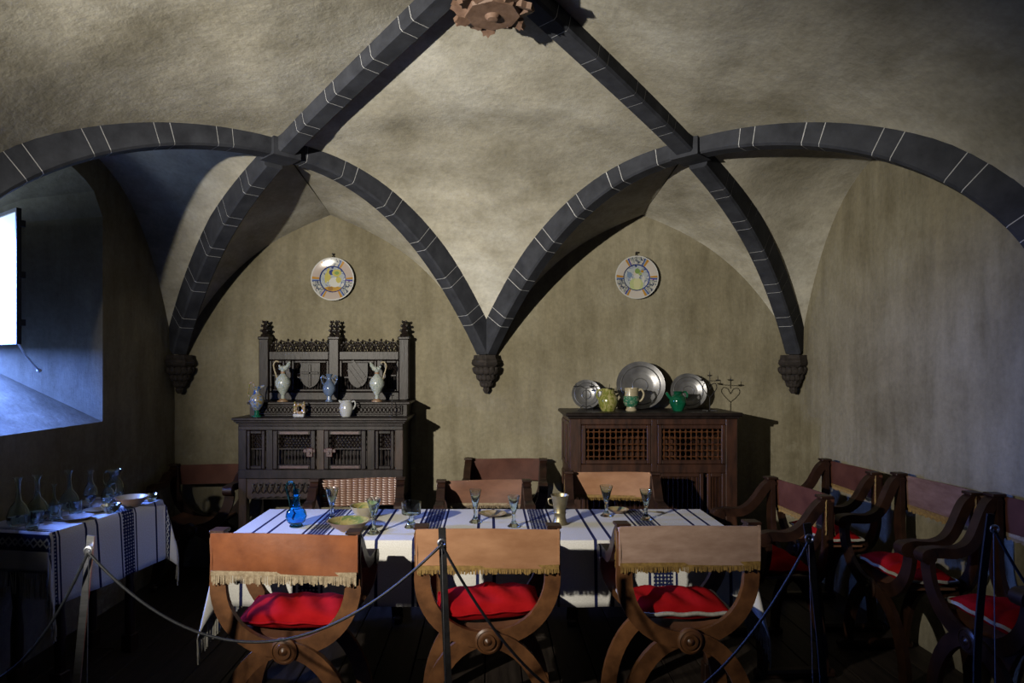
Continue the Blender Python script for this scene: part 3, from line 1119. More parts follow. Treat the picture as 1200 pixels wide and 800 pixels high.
for s, (a, b) in ((-1, (-0.333, -0.042)), (1, (0.042, 0.333))):
    p = frame_parts('shield_panel', a, b, 1.408, 1.652, yb, 0.020, 'oak_dark', cb, 0.014)
    tracery(a + 0.02, b - 0.02, 1.428, 1.632, yb + 0.010, 'oak_dark', p, 0.022, 0.0048, 0.45)
    cx = (a + b) / 2
    poly = [(cx - 0.078, 1.632), (cx - 0.076, 1.54)]
    poly += [(cx - 0.076 * math.cos(q), 1.54 - 0.098 * math.sin(q)) for q in [PI / 2 * k / 6 for k in range(1, 6)]]
    poly += [(cx, 1.437)]
    poly += [(cx + 0.076 * math.cos(q), 1.54 - 0.098 * math.sin(q)) for q in [PI / 2 * k / 6 for k in range(5, 0, -1)]]
    poly += [(cx + 0.076, 1.54), (cx + 0.078, 1.632)]
    sh = MB().prism(poly, yb - 0.018, yb + 0.004).build('shield', 'oak_dark', p, smooth=0)
    ch_ = MB()
    if s < 0:                            # a cross
        ch_.box(cx - 0.010, cx + 0.010, yb - 0.026, yb - 0.016, 1.45, 1.622, 0.003)
        ch_.box(cx - 0.068, cx + 0.068, yb - 0.026, yb - 0.016, 1.545, 1.563, 0.003)
    else:                                # a bend between stripes
        for o in (-0.036, 0.0, 0.036):
            ch_.prism([(cx - 0.066 + o * 0.5, 1.612 + o), (cx - 0.050 + o * 0.5, 1.620 + o), (cx + 0.045 + o * 0.5, 1.490 + o), (cx + 0.030 + o * 0.5, 1.478 + o)], yb - 0.025, yb - 0.016)
    ch_.build('shield_device', 'oak_dark', sh, smooth=0)
# pierced cresting between the posts
for (a, b) in ((-0.505, -0.045), (0.045, 0.505)):
    g = MB()
    n = 5
    w = (b - a) / n
    for i in range(n):
        cx = a + w * (i + 0.5)
        for (rr, zz) in ((w * 0.5, 1.727), (w * 0.30, 1.727)):
            g.tube([(cx + rr * math.cos(PI * k / 10), yb + 0.01, zz + rr * 1.35 * math.sin(PI * k / 10)) for k in range(11)], 0.0055, 5)
        if i < n - 1:
            cc = a + w * (i + 1)
            g.tube([(cc + w * 0.5 * math.cos(PI * k / 10), yb + 0.012, 1.727 + w * 0.85 * math.sin(PI * k / 10)) for k in range(11)], 0.0055, 5)
        for k in range(5):
            an = PI * (0.2 + 0.15 * k)
            px, pz = cx + w * 0.5 * math.cos(an), 1.727 + w * 0.68 * math.sin(an)
            g.lathe([(0, -0.010), (0.0085, -0.002), (0.0075, 0.006), (0, 0.013)], 6, c=(px, yb + 0.01, pz + 0.008))
        g.tube([(cx, yb + 0.01, 1.727), (cx, yb + 0.01, 1.80)], 0.005, 5)
        g.lathe([(0, -0.012), (0.012, 0.0), (0.0, 0.016)], 6, c=(cx, yb + 0.01, 1.812))
    g.build('cresting', 'oak_dark', cb)

# --- low cabinet with turned lattice doors, right of the middle corbel
rc = thing('cabinet', 'reddish-brown low cabinet with turned lattice and linenfold doors', 'cabinet', (1.190, YB, 0))
x0, x1, yf = -0.605, 0.605, -0.52
m = MB()
m.box(x0 + 0.005, x0 + 0.03, yf + 0.02, -0.01, 0.06, 1.235)
m.box(x1 - 0.03, x1 - 0.005, yf + 0.02, -0.01, 0.06, 1.235)
m.box(x0 + 0.03, x1 - 0.03, -0.03, -0.01, 0.06, 1.235)
m.box(x0 + 0.03, x1 - 0.03, yf + 0.03, -0.03, 0.06, 0.085)
m.box(x0 + 0.03, x1 - 0.03, yf + 0.03, -0.03, 0.80, 0.82)
m.build('carcass', 'oak_red', rc, smooth=0)
m = MB()
m.box(x0 - 0.012, x1 + 0.012, yf - 0.012, -0.004, 1.228, 1.245, 0.004)
m.box(x0 - 0.032, x1 + 0.032, yf - 0.03, -0.004, 1.245, 1.272, 0.007)
m.build('cabinet_top', 'oak_dark', rc, smooth=0)
for (a, b) in ((x0, x0 + 0.082), (-0.018, 0.026), (x1 - 0.085, x1)):
    MB().box(a, b, yf, yf + 0.04, 0.06, 1.228, 0.005).build('stile', 'oak_red', rc, smooth=0)
for (z0, z1) in ((1.185, 1.228), (0.835, 0.898), (0.06, 0.14)):
    for (a, b) in ((x0 + 0.082, -0.018), (0.026, x1 - 0.085)):
        MB().box(a, b, yf + 0.002, yf + 0.035, z0, z1, 0.004).build('rail', 'oak_red', rc, smooth=0)


def spindle_mesh(h, beads):
    prof = []
    for i in range(beads):
        z = h * i / beads
        s = h / beads
        prof += [(0.0045, z + 0.02 * s), (0.0048, z + 0.22 * s), (0.0075, z + 0.30 * s), (0.0115, z + 0.5 * s), (0.0075, z + 0.70 * s), (0.0048, z + 0.78 * s), (0.0045, z + 0.98 * s)]
    return MB().lathe(prof, 6)


sp_me = None
for (a, b) in ((x0 + 0.084, -0.020), (0.028, x1 - 0.087)):
    dr = frame_parts('lattice_door', a, b, 0.900, 1.184, yf + 0.016, 0.03, 'oak_red', rc, 0.02)
    n = 11
    u0, u1, z0, z1 = a + 0.03, b - 0.03, 0.930, 1.154
    for i in range(n):
        x = u0 + (u1 - u0) * (i + 0.5) / n
        if sp_me is None:
            o = spindle_mesh(z1 - z0, 5).build('spindle', 'spindle_wood', dr)
            sp_me = o.data
        else:
            o = bpy.data.objects.new('spindle', sp_me)
            COL.objects.link(o)
            o.parent = dr
        o.location = (x, yf + 0.014, z0)
    for k in range(5):
        z = z0 + (z1 - z0) * (k + 0.5) / 5
        m = MB()
        m.tube([(u0, yf + 0.014, z), (u1, yf + 0.014, z)], 0.0045, 6)
        m.build('cross_rod', 'spindle_wood', dr)
for (a, b, full) in ((x0 + 0.084, -0.30, 1), (-0.285, -0.020, 1), (0.028, 0.36, 1), (0.385, x1 - 0.087, 1)):
    p = frame_parts('linenfold_panel', a, b, 0.14, 0.834, yf + 0.014, 0.028, 'oak_red', rc, 0.016)
    u0, u1 = a + 0.028, b - 0.028
    n = max(3, int((u1 - u0) / 0.034))
    w = (u1 - u0) / n
    g = MB()
    sec = []
    for i in range(n):
        for fr, dp in ((0.02, 0.0), (0.15, 0.012), (0.3, 0.005), (0.5, 0.017), (0.7, 0.005), (0.85, 0.012), (0.98, 0.0)):
            sec.append((u0 + w * (i + fr), yf + 0.020 - dp))
    sec += [(u1, yf + 0.03), (u0, yf + 0.03)]
    g.add([(x, y, 0.168) for x, y in sec] + [(x, y, 0.806) for x, y in sec], [(i, (i + 1) % len(sec), len(sec) + (i + 1) % len(sec), len(sec) + i) for i in range(len(sec))] + [tuple(range(len(sec))), tuple(range(2 * len(sec) - 1, len(sec) - 1, -1))])
    g.build('linenfold', 'oak_red', p, smooth=0)
for (y0, y1) in ((yf + 0.03, -0.28), (-0.26, -0.02)):
    for (z0, z1) in ((0.12, 0.80), (0.86, 1.20)):
        m = MB()
        m.box(x0 - 0.004, x0 + 0.006, y0, y0 + 0.03, z0, z1, 0.003)
        m.box(x0 - 0.004, x0 + 0.006, y1 - 0.03, y1, z0, z1, 0.003)
        m.box(x0 - 0.004, x0 + 0.006, y0 + 0.03, y1 - 0.03, z0, z0 + 0.03, 0.003)
        m.box(x0 - 0.004, x0 + 0.006, y0 + 0.03, y1 - 0.03, z1 - 0.03, z1, 0.003)
        m.build('side_frame', 'oak_red', rc, smooth=0)
for sx in (x0, x1 - 0.07):
    for sy in (yf, -0.08):
        MB().box(sx, sx + 0.07, sy, sy + 0.07, 0, 0.062, 0.004).build('foot', 'oak_red', rc, smooth=0)


# ------------------------------------------------------------------ table linen and tables
def table(name, label, loc, rz, a, b, h, wood):
    t = thing(name, label, 'table', loc, rz)
    MB().box(-a, a, -b, b, h - 0.035, h, 0.006).build('tabletop', wood, t, smooth=0)
    for sx in (-1, 1):
        for sy in (-1, 1):
            m = MB()
            x, y = sx * (a - 0.14), sy * (b - 0.09)
            m.box(x - 0.032, x + 0.032, y - 0.032, y + 0.032, h - 0.14, h - 0.035, 0.004)
            m.lathe([(0.03, h - 0.14), (0.018, h - 0.16), (0.032, h - 0.24), (0.020, h - 0.42), (0.028, h - 0.52), (0.028, 0.10)], 12, c=(x, y, 0))
            m.box(x - 0.032, x + 0.032, y - 0.032, y + 0.032, 0, 0.10, 0.004)
            m.build('leg', wood, t)
    for sy in (-1, 1):
        MB().box(-a + 0.14, a - 0.14, sy * (b - 0.09) - 0.015, sy * (b - 0.09) + 0.015, h - 0.12, h - 0.035).build('apron', wood, t, smooth=0)
    return t


def tablecloth(label, loc, rz, a, b, du, dv, mat, flen, seed, wall=0, flare=0.20):
    """a, b half sizes of the table; du, dv drops at the ends and sides; origin on the table top"""
    rnd = random.Random(seed)
    ph = [rnd.random() * 6 for _ in range(6)]
    TH, FL = 0.004, 0.03

    def pos(u, v):
        sx, sy = (1 if u >= 0 else -1), (1 if v >= 0 else -1)
        eu, ev = max(0, abs(u) - a), max(0, abs(v) - b)
        if eu == 0 and ev == 0:
            return Vector((u, v, TH))
        bx, by = sx * min(abs(u), a), sy * min(abs(v), b)
        if eu and ev:
            r, fi = math.hypot(eu, ev), math.atan2(ev, eu)
            c = FL + (flare if sy != wall else 0.02) * math.sin(2 * fi) ** 2
            ox, oy = c * math.cos(fi), c * math.sin(fi)
        elif eu:
            r, c, ox, oy = eu, FL, FL, 0.0
            w = 0.05 * math.sin(v * 9 + ph[0]) + 0.03 * math.sin(v * 21 + ph[1])
            ox += abs(w)
        else:
            r, c, ox, oy = ev, FL, 0.0, FL
            w = (0.03 * math.sin(u * 6.5 + ph[2]) + 0.02 * math.sin(u * 15 + ph[3])) * (sy != wall)
            oy += abs(w) * min(1, (a - abs(u)) * 8)
        if eu and not ev:
            ox = FL + (ox - FL) * min(1, (b - abs(v)) * 10)
        z = TH - r * 0.985
        lip = 0.008 * min(1, r / 0.02)
        lx = 1 if eu else 0
        ly = 1 if ev else 0
        return Vector((bx + sx * (ox * r + lip * lx), by + sy * (oy * r + lip * ly), z + 0.006 * math.exp(-r / 0.01) * 0))

    def grid(edge, drop, n, k):
        g = [-edge - drop + drop * i / k for i in range(k)] + [-edge + 2 * edge * i / n for i in range(n + 1)] + [edge + drop * (i + 1) / k for i in range(k)]
        return g
    U = grid(a, du, 70, 10)
    V = grid(b, dv, 26, 12)
    vs_ = [pos(u, v) for v in V for u in U]
    nu = len(U)
    fs = [(j * nu + i, j * nu + i + 1, (j + 1) * nu + i + 1, (j + 1) * nu + i) for j in range(len(V) - 1) for i in range(nu - 1)]
    me = bpy.data.meshes.new('tablecloth')
    me.from_pydata([tuple(p) for p in vs_], [], fs)
    uvl = me.uv_layers.new(name='UVMap')
    for li, lp in enumerate(me.loops):
        k = lp.vertex_index
        uvl.data[li].uv = (U[k % nu], V[k // nu])
    for p in me.polygons:
        p.use_smooth = True
    me.set_sharp_from_angle(angle=1.2)
    me.materials.append(MATS[mat])
    o = bpy.data.objects.new('tablecloth', me)
    o.location = loc
    o.rotation_euler = (0, 0, rz)
    COL.objects.link(o)
    tag(o, label, 'tablecloth')
    so = o.modifiers.new('thickness', 'SOLIDIFY')
    so.thickness = 0.003
    so.offset = -1
    g = MB()
    for su in (-1, 1):
        n = int(2 * (b + dv) / 0.013)
        for i in range(n + 1):
            v = -(b + dv) + 2 * (b + dv) * i / n
            p = pos(su * (a + du), v)
            l = flen * rnd.uniform(0.85, 1.05)
            q = p + Vector((rnd.uniform(-1, 1) * 0.008, rnd.uniform(-1, 1) * 0.008, -l))
            mid_ = p.lerp(q, 0.5) + Vector((rnd.uniform(-1, 1) * 0.003, rnd.uniform(-1, 1) * 0.003, 0))
            g.strand(p, mid_, 0.0026)
            g.strand(mid_, q, 0.0030)
    stuff(g.build('fringe', 'fringe_white', o, smooth=0))
    return o


TZ = 0.74
table('dining_table', 'long wooden table under the white cloth, laid with glasses', (-0.025, 3.555, 0), 0, 1.285, 0.345, TZ, 'walnut_dark')
tablecloth('white tablecloth with navy woven bands on the long dining table', (-0.025, 3.555, TZ + 0.001), 0, 1.295, 0.350, 0.33, 0.325, 'cloth_main', 0.14, 3)
SZ = 0.82
SR_ = math.radians(79)
SC = Vector((-2.195, 3.455, 0))
table('side_table', 'side table below the window niche, hidden under a striped cloth', SC, SR_, 0.375, 0.215, SZ, 'walnut_dark')
tablecloth('fringed white cloth with figured navy end bands on the window-side table', (SC.x, SC.y, SZ + 0.001), SR_, 0.385, 0.218, 0.19, 0.35, 'cloth_side', 0.12, 5, 1)


# ------------------------------------------------------------------ chairs
def chair(label, loc, rz, wood='walnut', back='leather_orange', fringe='fringe_tan', top=0.915, group=None, width=0.28, flen=0.05, bh=0.165, arm_wood=None, capw=None):
    """x-frame armchair, faces local +y; rear frame at -y"""
    t = thing('armchair', label, 'chair', loc, rz, group)
    aw = arm_wood or wood
    W, zc, zr = width, 0.435, 0.70
    yr, yf_ = -0.175, 0.145
    th = 0.021
    for y in (yr, yf_):
        for s in (-1, 1):
            # from the upper end on side s, through the boss, to the foot on side -s
            P = []
            zt = top - 0.02 if y == yr else zr + 0.01
            n = 12
            P.append((s * (W + 0.004), zt))
            if y == yr:
                P.append((s * W, (zt + zr) / 2 + 0.01))
            for k in range(0, n + 1):
                q = PI / 2 * k / n
                P.append((s * W * math.cos(q) ** 0.92, zr - (zr - zc) * math.sin(q) ** 1.0))
            for k in range(1, n + 1):
                q = PI / 2 * k / n
                P.append((-s * (W - 0.01) * math.sin(q) ** 1.0, 0.03 + (zc - 0.03) * math.cos(q)))
            pts = [Vector((x, y + (0.0085 * s), z)) for x, z in P]
            Aa, wd = [], []
            for i in range(len(pts)):
                tt = (pts[min(i + 1, len(pts) - 1)] - pts[max(i - 1, 0)]).normalized()
                Aa.append(Vector((tt.z, 0, -tt.x)))
                wd.append(0.034 if pts[i].z < zr else 0.030)
            h = th / 2 + 0.002
            sec = [[(-w, -h), (w, -h), (w, h), (-w, h)] for w in wd]
            MB().sweep(pts, sec, Aa, Vector((0, 1, 0))).build('leg', wood, t, smooth=0.5)
        sg = -1 if y == yr else 1
        r = MB()
        r.lathe([(0.055, 0.0), (0.055, 0.012), (0.046, 0.017), (0.044, 0.013), (0.034, 0.016), (0.031, 0.022), (0.020, 0.022), (0.018, 0.017), (0.012, 0.024), (0.0, 0.028)], 24, axis='Y')
        r.v = [(x, y + sg * (0.019 + yy), zc + z) for x, yy, z in r.v]
        r.build('roundel', wood, t)
    for s in (-1, 1):
        # ogee arm from the back post to the front scroll
        pth = smooth_path([(s * (W + 0.004), yr - 0.005, top - 0.012), (s * (W + 0.003), yr + 0.05, top - 0.055), (s * (W + 0.002), yr + 0.12, zr + 0.085), (s * W, 0.02, zr + 0.035), (s * W, 0.12, zr + 0.035), (s * W, yf_ + 0.02, zr + 0.03)], 5)
        Aa = []
        for i in range(len(pth)):
            tt = (pth[min(i + 1, len(pth) - 1)] - pth[max(i - 1, 0)]).normalized()
            Aa.append(Vector((0, -tt.z, tt.y)))
        m = MB()
        m.sweep(pth, [(-0.024, -0.026), (0.024, -0.026), (0.024, 0.026), (-0.024, 0.026)], Aa, Vector((1, 0, 0)))
        m.lathe([(0.018, -0.034), (0.036, -0.032), (0.036, 0.032), (0.018, 0.034)], 14, c=(s * W, yf_ + 0.02, zr + 0.018), axis='X')
        m.build('arm', aw, t, smooth=0.5)
        # runner on the floor
        m = MB()
        m.box(s * (W - 0.01) - 0.03, s * (W - 0.01) + 0.03, yr - 0.05, yf_ + 0.05, 0.0, 0.045, 0.012)
        m.build('runner', wood, t, smooth=0)
    # seat sling between the two frames
    P = []
    n = 10
    for k in range(n + 1):
        x = -0.20 + 0.40 * k / n
        P.append((x, 0.462 + 0.035 * (x / 0.20) ** 2))
    sl = MB()
    poly = P + [(x, z - 0.012) for x, z in reversed(P)]
    sl.prism(poly, yr + 0.03, yf_ - 0.03)
    sl.build('seat', 'leather_brown', t, smooth=0)
    # stretched back, wrapped on the posts
    bw_ = W + 0.022
    n = 14
    pts_o, pts_i = [], []
    for k in range(n + 1):
        x = -bw_ + 2 * bw_ * k / n
        sag = 0.016 * (1 - (x / bw_) ** 2)
        pts_o.append((x, yr - 0.030 - sag * 0.4))
        pts_i.append((x, yr - 0.023 - sag * 0.4))
    vsb, zs = [], [top - bh, top - bh * 0.66, top - bh * 0.33, top]
    g = MB()
    ring = pts_o + pts_i[::-1]
    k_ = len(ring)
    v, f_ = [], []
    for zi, z in enumerate(zs):
        for (x, y) in ring:
            v.append((x, y - 0.004 * math.sin(zi * 1.3 + x * 9), z + (0.004 * math.cos(x * 7 + 1.0) if zi in (0, 3) else 0)))
    for i in range(len(zs) - 1):
        for q in range(k_):
            r = (q + 1) % k_
            f_.append((i * k_ + q, i * k_ + r, (i + 1) * k_ + r, (i + 1) * k_ + q))
    f_.append(tuple(range(k_))[::-1])
    f_.append(tuple((len(zs) - 1) * k_ + q for q in range(k_)))
    g.add(v, f_)
    # side wraps round the posts
    for s in (-1, 1):
        g.box(s * bw_ - 0.004, s * bw_ + 0.004, yr - 0.030, yr + 0.018, top - bh, top - 0.002)
    bk = g.build('backrest', back, t, smooth=0.5)
    if fringe:
        fr = MB()
        m_ = int(2 * bw_ / 0.0065)
        for k in range(m_):
            x = -bw_ + 2 * bw_ * (k + 0.5) / m_
            y = yr - 0.030
            clump = 0.5 + 0.5 * math.sin(k * 0.9)
            l = flen * random.uniform(0.75, 1.0) * (0.8 + 0.2 * clump)
            fr.strand((x, y - 0.002, top - bh + 0.008), (x + random.uniform(-.003, .003), y - 0.004 + random.uniform(-.003, .003), top - bh - l), 0.0030)
        fr.box(-bw_, bw_, yr - 0.036, yr - 0.024, top - bh - 0.006, top - bh + 0.012)
        stuff(fr.build('fringe', fringe, bk, smooth=0))
        sf = MB()
        for s in (-1, 1):
            for k in range(24):
                z = top - 0.005 - bh * k / 24
                sf.strand((s * (bw_ + 0.005), yr + 0.012, z), (s * (bw_ + 0.005 + random.uniform(0, .008)), yr + 0.018, z - 0.022), 0.0028)
        stuff(sf.build('side_fringe', fringe, bk, smooth=0))
    for s in (-1, 1):
        MB().box(s * (W + 0.004) - 0.032, s * (W + 0.004) + 0.032, yr - 0.022, yr + 0.045, top - 0.004, top + 0.010, 0.003).build('post_cap', 'walnut_dark', t, smooth=0)
    return t


def cushion(label, loc, rz, w=0.225, d=0.122, h=0.048, tilt=(0, 0, 0), trim=None, seed=1, group=None):
    rnd = random.Random(seed)
    a1, a2 = rnd.random() * 6, rnd.random() * 6
    n, m = 22, 16
    def P(u, v, s):
        e = max(0.0, (1 - abs(u) ** 2.6)) * max(0.0, (1 - abs(v) ** 2.6))
        pin = 1 - 0.05 * (1 - abs(u) ** 2) * (abs(v) > 0.99) - 0.0
        x = w * u * (1 - 0.045 * (1 - v * v) * abs(u) ** 6 * 0 - 0.05 * (1 - abs(v)) * abs(u) ** 3 * 0.0)
        y = d * v * pin
        z = s * h * e ** 0.45 + 0.006 * math.sin(u * 5 + a1) * math.sin(v * 4 + a2) * e
        z += (0.010 * math.sin(u * 11 + v * 3 + a2) * e if s > 0 else 0)
        return (x, y, z)
    g = MB()
    for s in (1, -1):
        v = [P(-1 + 2 * i / n, -1 + 2 * j / m, s) for j in range(m + 1) for i in range(n + 1)]
        f_ = [(j * (n + 1) + i, j * (n + 1) + i + 1, (j + 1) * (n + 1) + i + 1, (j + 1) * (n + 1) + i) for j in range(m) for i in range(n)]
        g.add(v, f_)
    o = g.build('cushion', 'cushion_red', None, smooth=1.4, loc=loc, rot=(tilt[0], tilt[1], rz))
    tag(o, label, 'cushion', group)
    b = MB()
    per = []
    for k in range(20):
        per.append((-w + 2 * w * k / 20, -d, 0))
    for k in range(12):
        per.append((w, -d + 2 * d * k / 12, 0))
    for k in range(20):
        per.append((w - 2 * w * k / 20, d, 0))
    for k in range(12):
        per.append((-w, d - 2 * d * k / 12, 0))
    per = [(x, y, z + 0.003 * math.sin(i * 1.1)) for i, (x, y, z) in enumerate(per)]
    b.tube(per, 0.0085 if trim else 0.0045, 6, closed=True)
    b.build('trim_braid' if trim else 'piping', trim or 'cushion_red', o)
    return o


CHZ = 0.535
# three chairs with their backs to the barrier
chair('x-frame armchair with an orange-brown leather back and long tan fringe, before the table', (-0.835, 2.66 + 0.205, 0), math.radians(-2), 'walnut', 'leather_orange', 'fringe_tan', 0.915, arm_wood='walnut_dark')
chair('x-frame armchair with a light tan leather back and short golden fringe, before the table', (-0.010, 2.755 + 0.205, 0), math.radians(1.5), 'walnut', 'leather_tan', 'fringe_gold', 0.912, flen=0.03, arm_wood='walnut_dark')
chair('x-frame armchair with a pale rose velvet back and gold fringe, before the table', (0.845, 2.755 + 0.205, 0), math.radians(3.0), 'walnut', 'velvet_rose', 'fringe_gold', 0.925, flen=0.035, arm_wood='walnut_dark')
cushion('plain red cushion on the chair with the orange-brown leather back', (-0.835, 2.85, CHZ), math.radians(-2), seed=2, tilt=(0.10, 0.0, 0))
cushion('crumpled red cushion on the chair with the light tan leather back', (-0.005, 2.945, CHZ + 0.004), math.radians(3), seed=8, tilt=(0.08, -0.05, 0), h=0.055)
cushion('red cushion with white braid on the chair with the rose velvet back', (0.835, 2.945, CHZ), math.radians(4), seed=5, tilt=(0.08, 0.02, 0), trim='fringe_white')
# three across the table
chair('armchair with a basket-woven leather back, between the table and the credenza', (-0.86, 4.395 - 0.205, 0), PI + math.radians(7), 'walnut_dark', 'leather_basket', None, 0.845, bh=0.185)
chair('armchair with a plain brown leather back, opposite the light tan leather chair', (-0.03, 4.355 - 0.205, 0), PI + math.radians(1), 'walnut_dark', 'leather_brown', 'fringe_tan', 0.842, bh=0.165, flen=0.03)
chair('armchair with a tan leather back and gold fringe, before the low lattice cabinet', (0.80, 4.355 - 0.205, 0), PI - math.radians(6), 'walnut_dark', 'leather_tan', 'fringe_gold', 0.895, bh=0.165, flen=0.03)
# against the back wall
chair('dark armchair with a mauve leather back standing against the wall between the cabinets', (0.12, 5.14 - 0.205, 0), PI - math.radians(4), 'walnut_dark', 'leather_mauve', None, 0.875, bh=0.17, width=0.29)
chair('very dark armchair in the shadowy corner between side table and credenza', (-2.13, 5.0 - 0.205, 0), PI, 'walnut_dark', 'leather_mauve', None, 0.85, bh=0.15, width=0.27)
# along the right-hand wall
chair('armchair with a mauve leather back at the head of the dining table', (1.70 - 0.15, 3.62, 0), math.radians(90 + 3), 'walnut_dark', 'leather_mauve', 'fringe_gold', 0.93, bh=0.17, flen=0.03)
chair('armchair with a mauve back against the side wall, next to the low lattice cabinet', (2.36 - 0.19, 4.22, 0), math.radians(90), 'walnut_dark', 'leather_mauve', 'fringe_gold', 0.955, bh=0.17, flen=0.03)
chair('armchair with a rosy-tan back and gold fringe against the side wall, between two others', (2.38 - 0.19, 3.44, 0), math.radians(90), 'walnut_dark', 'velvet_rose_shaded', 'fringe_gold', 0.985, bh=0.18, flen=0.035)
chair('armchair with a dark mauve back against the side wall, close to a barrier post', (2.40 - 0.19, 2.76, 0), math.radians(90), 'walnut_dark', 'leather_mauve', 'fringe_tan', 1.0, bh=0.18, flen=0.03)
cushion('plain red cushion on the chair at the head of the dining table', (1.565, 3.62, CHZ), math.radians(93), seed=11)
cushion('red cushion with white braid on the wall chair next to the low cabinet', (2.185, 4.22, CHZ), math.radians(90), seed=12, trim='fringe_white')
cushion('red cushion with white braid on the wall chair with the rosy-tan back', (2.205, 3.44, CHZ), math.radians(90), seed=13, trim='fringe_white')
cushion('red cushion with white braid on the wall chair close to a barrier post', (2.225, 2.76, CHZ), math.radians(90), seed=14, trim='fringe_white')

# ------------------------------------------------------------------ barrier: bow-shaped posts and slack cords
HK = []


def barrier_post(label, x, y, top, bow, lean, mat):
    t = thing('barrier_post', label, 'post', (x, y, 0), 0)
    P, Aa = [], []
    n = 20
    for i in range(n + 1):
        u = i / n
        P.append(Vector((lean * (1 - u) + bow * math.sin(PI * u) * 0.6, 0.0 + 0.02 * math.sin(PI * u), 0.012 + (top - 0.012) * u)))
    for i in range(n + 1):
        tt = (P[min(i + 1, n)] - P[max(i - 1, 0)]).normalized()
        Aa.append(Vector((tt.z, 0, -tt.x)))
    MB().sweep(P, [(-0.012, -0.003), (0.012, -0.003), (0.012, 0.003), (-0.012, 0.003)], Aa, Vector((0, 1, 0))).build('flat_bar', mat, t, smooth=0.5)
    wr = MB()
    wr.tube([(0.0, -0.012, top - 0.045), (lean * 0.25 + 0.012, -0.012, 0.012)], 0.0016, 5)
    wr.build('tension_wire', 'steel', t)
    hk = MB()
    hk.tube([(0.004 * math.cos(q) * 3, -0.016, top - 0.045 + 0.012 * math.sin(q)) for q in [2 * PI * k / 10 for k in range(10)]], 0.0035, 5, closed=True)
    hk.build('hook_ring', 'steel', t)
    b = MB()
    b.lathe([(0.0, 0.0), (0.14, 0.0), (0.14, 0.008), (0.13, 0.013), (0.0, 0.014)], 28, c=(lean, 0, 0))
    b.build('base', 'iron', t)
    HK.append(Vector((x, y - 0.016, top - 0.05)))
    return t


barrier_post('curved bright steel barrier post beside the fringed side table', -1.288, 2.10, 1.055, -0.022, -0.10, 'steel')
barrier_post('slim dark barrier post at the back of the light tan leather chair', -0.152, 2.10, 1.08, -0.012, 0.055, 'iron')
barrier_post('slim dark barrier post with a bright wire at the end of the dining table', 1.03, 2.10, 1.095, 0.05, 0.07, 'iron')
barrier_post('dark bowed barrier post standing before the side-wall chairs', 1.625, 2.10, 1.125, -0.05, 0.0, 'iron')


def cord(label, p, q, sag, skew=0.0):
    P = []
    n = 40
    for i in range(n + 1):
        u = i / n
        w = p.lerp(q, u)
        k = 4 * u * (1 - u)
        w = w + Vector((0, 0, -sag * k * (1 + skew * (u - 0.5))))
        P.append(w)
    o = MB().tube(P, 0.0046, 8).build('barrier_rope', 'cord_black', None)
    tag(o, label, 'rope')
    return o


cord('black barrier cord sagging across the chair with the orange-brown back', HK[0], HK[1], 0.30, -0.15)
cord('black barrier cord drooping from the middle post past the rose velvet chair', HK[1], HK[2], 0.56, 0.0)
cord('black barrier cord hanging from the bright steel post in front of the side table', HK[0], HK[0] + Vector((-0.75, 0.0, -0.02)), 0.42)
cord('black barrier cord drooping at the side-wall chairs', HK[3], HK[3] + Vector((0.70, -0.2, 0.0)), 0.40)


# ------------------------------------------------------------------ glass, crockery and metalware
def lathed(name, label, cat, prof, loc, mat, n=28, group=None, lobes=0, amp=0.0, smooth=0.7, rot=None):
    o = MB().lathe(prof, n, lobes=lobes, amp=amp).build(name, mat, None, smooth=smooth, loc=loc, rot=rot)
    return tag(o, label, cat, group)


def part_lathe(name, prof, mat, parent, n=28, lobes=0, amp=0.0):
    return MB().lathe(prof, n, lobes=lobes, amp=amp, caps=False).build(name, mat, parent, smooth=0.7)


def handle(parent, pts, r, mat, name='handle'):
    m = MB()
    m.tube(smooth_path(pts, 6), r, 8)
    return m.build(name, mat, parent)


T0 = TZ + 0.0065


def wine_glass(label, x, y, h=0.175, r=0.037):
    t = thing('wine_glass', label, 'glass', (x, y, T0))
    k = h / 0.175
    part_lathe('foot', [(0, 0), (0.034, 0), (0.035, 0.003), (0.022, 0.012), (0.012, 0.028), (0.008, 0.05 * k), (0.010, 0.062 * k), (0.007, 0.07 * k), (0, 0.071 * k)], 'glass_pale', t, 20)
    part_lathe('bowl', [(0, 0.0705 * k), (0.009, 0.072 * k), (0.016, 0.095 * k), (r, h), (r - 0.002, h), (0.0145, 0.097 * k), (0.005, 0.082 * k), (0, 0.08 * k)], 'glass_pale', t, 20)
    return t


wine_glass('flared wine glass just beside the blue glass ewer', -0.869, 3.59, 0.185, 0.038)
wine_glass('flared wine glass between the two pottery bowls and the footed beaker', -0.592, 3.332, 0.18, 0.038)
wine_glass('flared wine glass between the footed beaker and the small mottled plate', -0.075, 3.57, 0.18, 0.033)
wine_glass('flared wine glass between the small mottled plate and the brass goblet', 0.133, 3.475, 0.165, 0.034)
wine_glass('flared wine glass beside the small dish before the tan chair', 0.673, 3.72, 0.175, 0.038)
wine_glass('bluish wine glass on the navy band near the end of the table', 0.879, 3.63, 0.17, 0.036)
t = thing('footed_beaker', 'wide straight-sided glass cup on a conical foot', 'glass', (-0.414, 3.456, T0))
part_lathe('foot', [(0, 0), (0.036, 0), (0.037, 0.003), (0.018, 0.03), (0.012, 0.055), (0.012, 0.068), (0, 0.069)], 'glass_pale', t, 20)
part_lathe('bowl', [(0, 0.0685), (0.048, 0.072), (0.052, 0.078), (0.053, 0.135), (0.051, 0.135), (0.050, 0.08), (0, 0.0735)], 'glass_pale', t, 24)

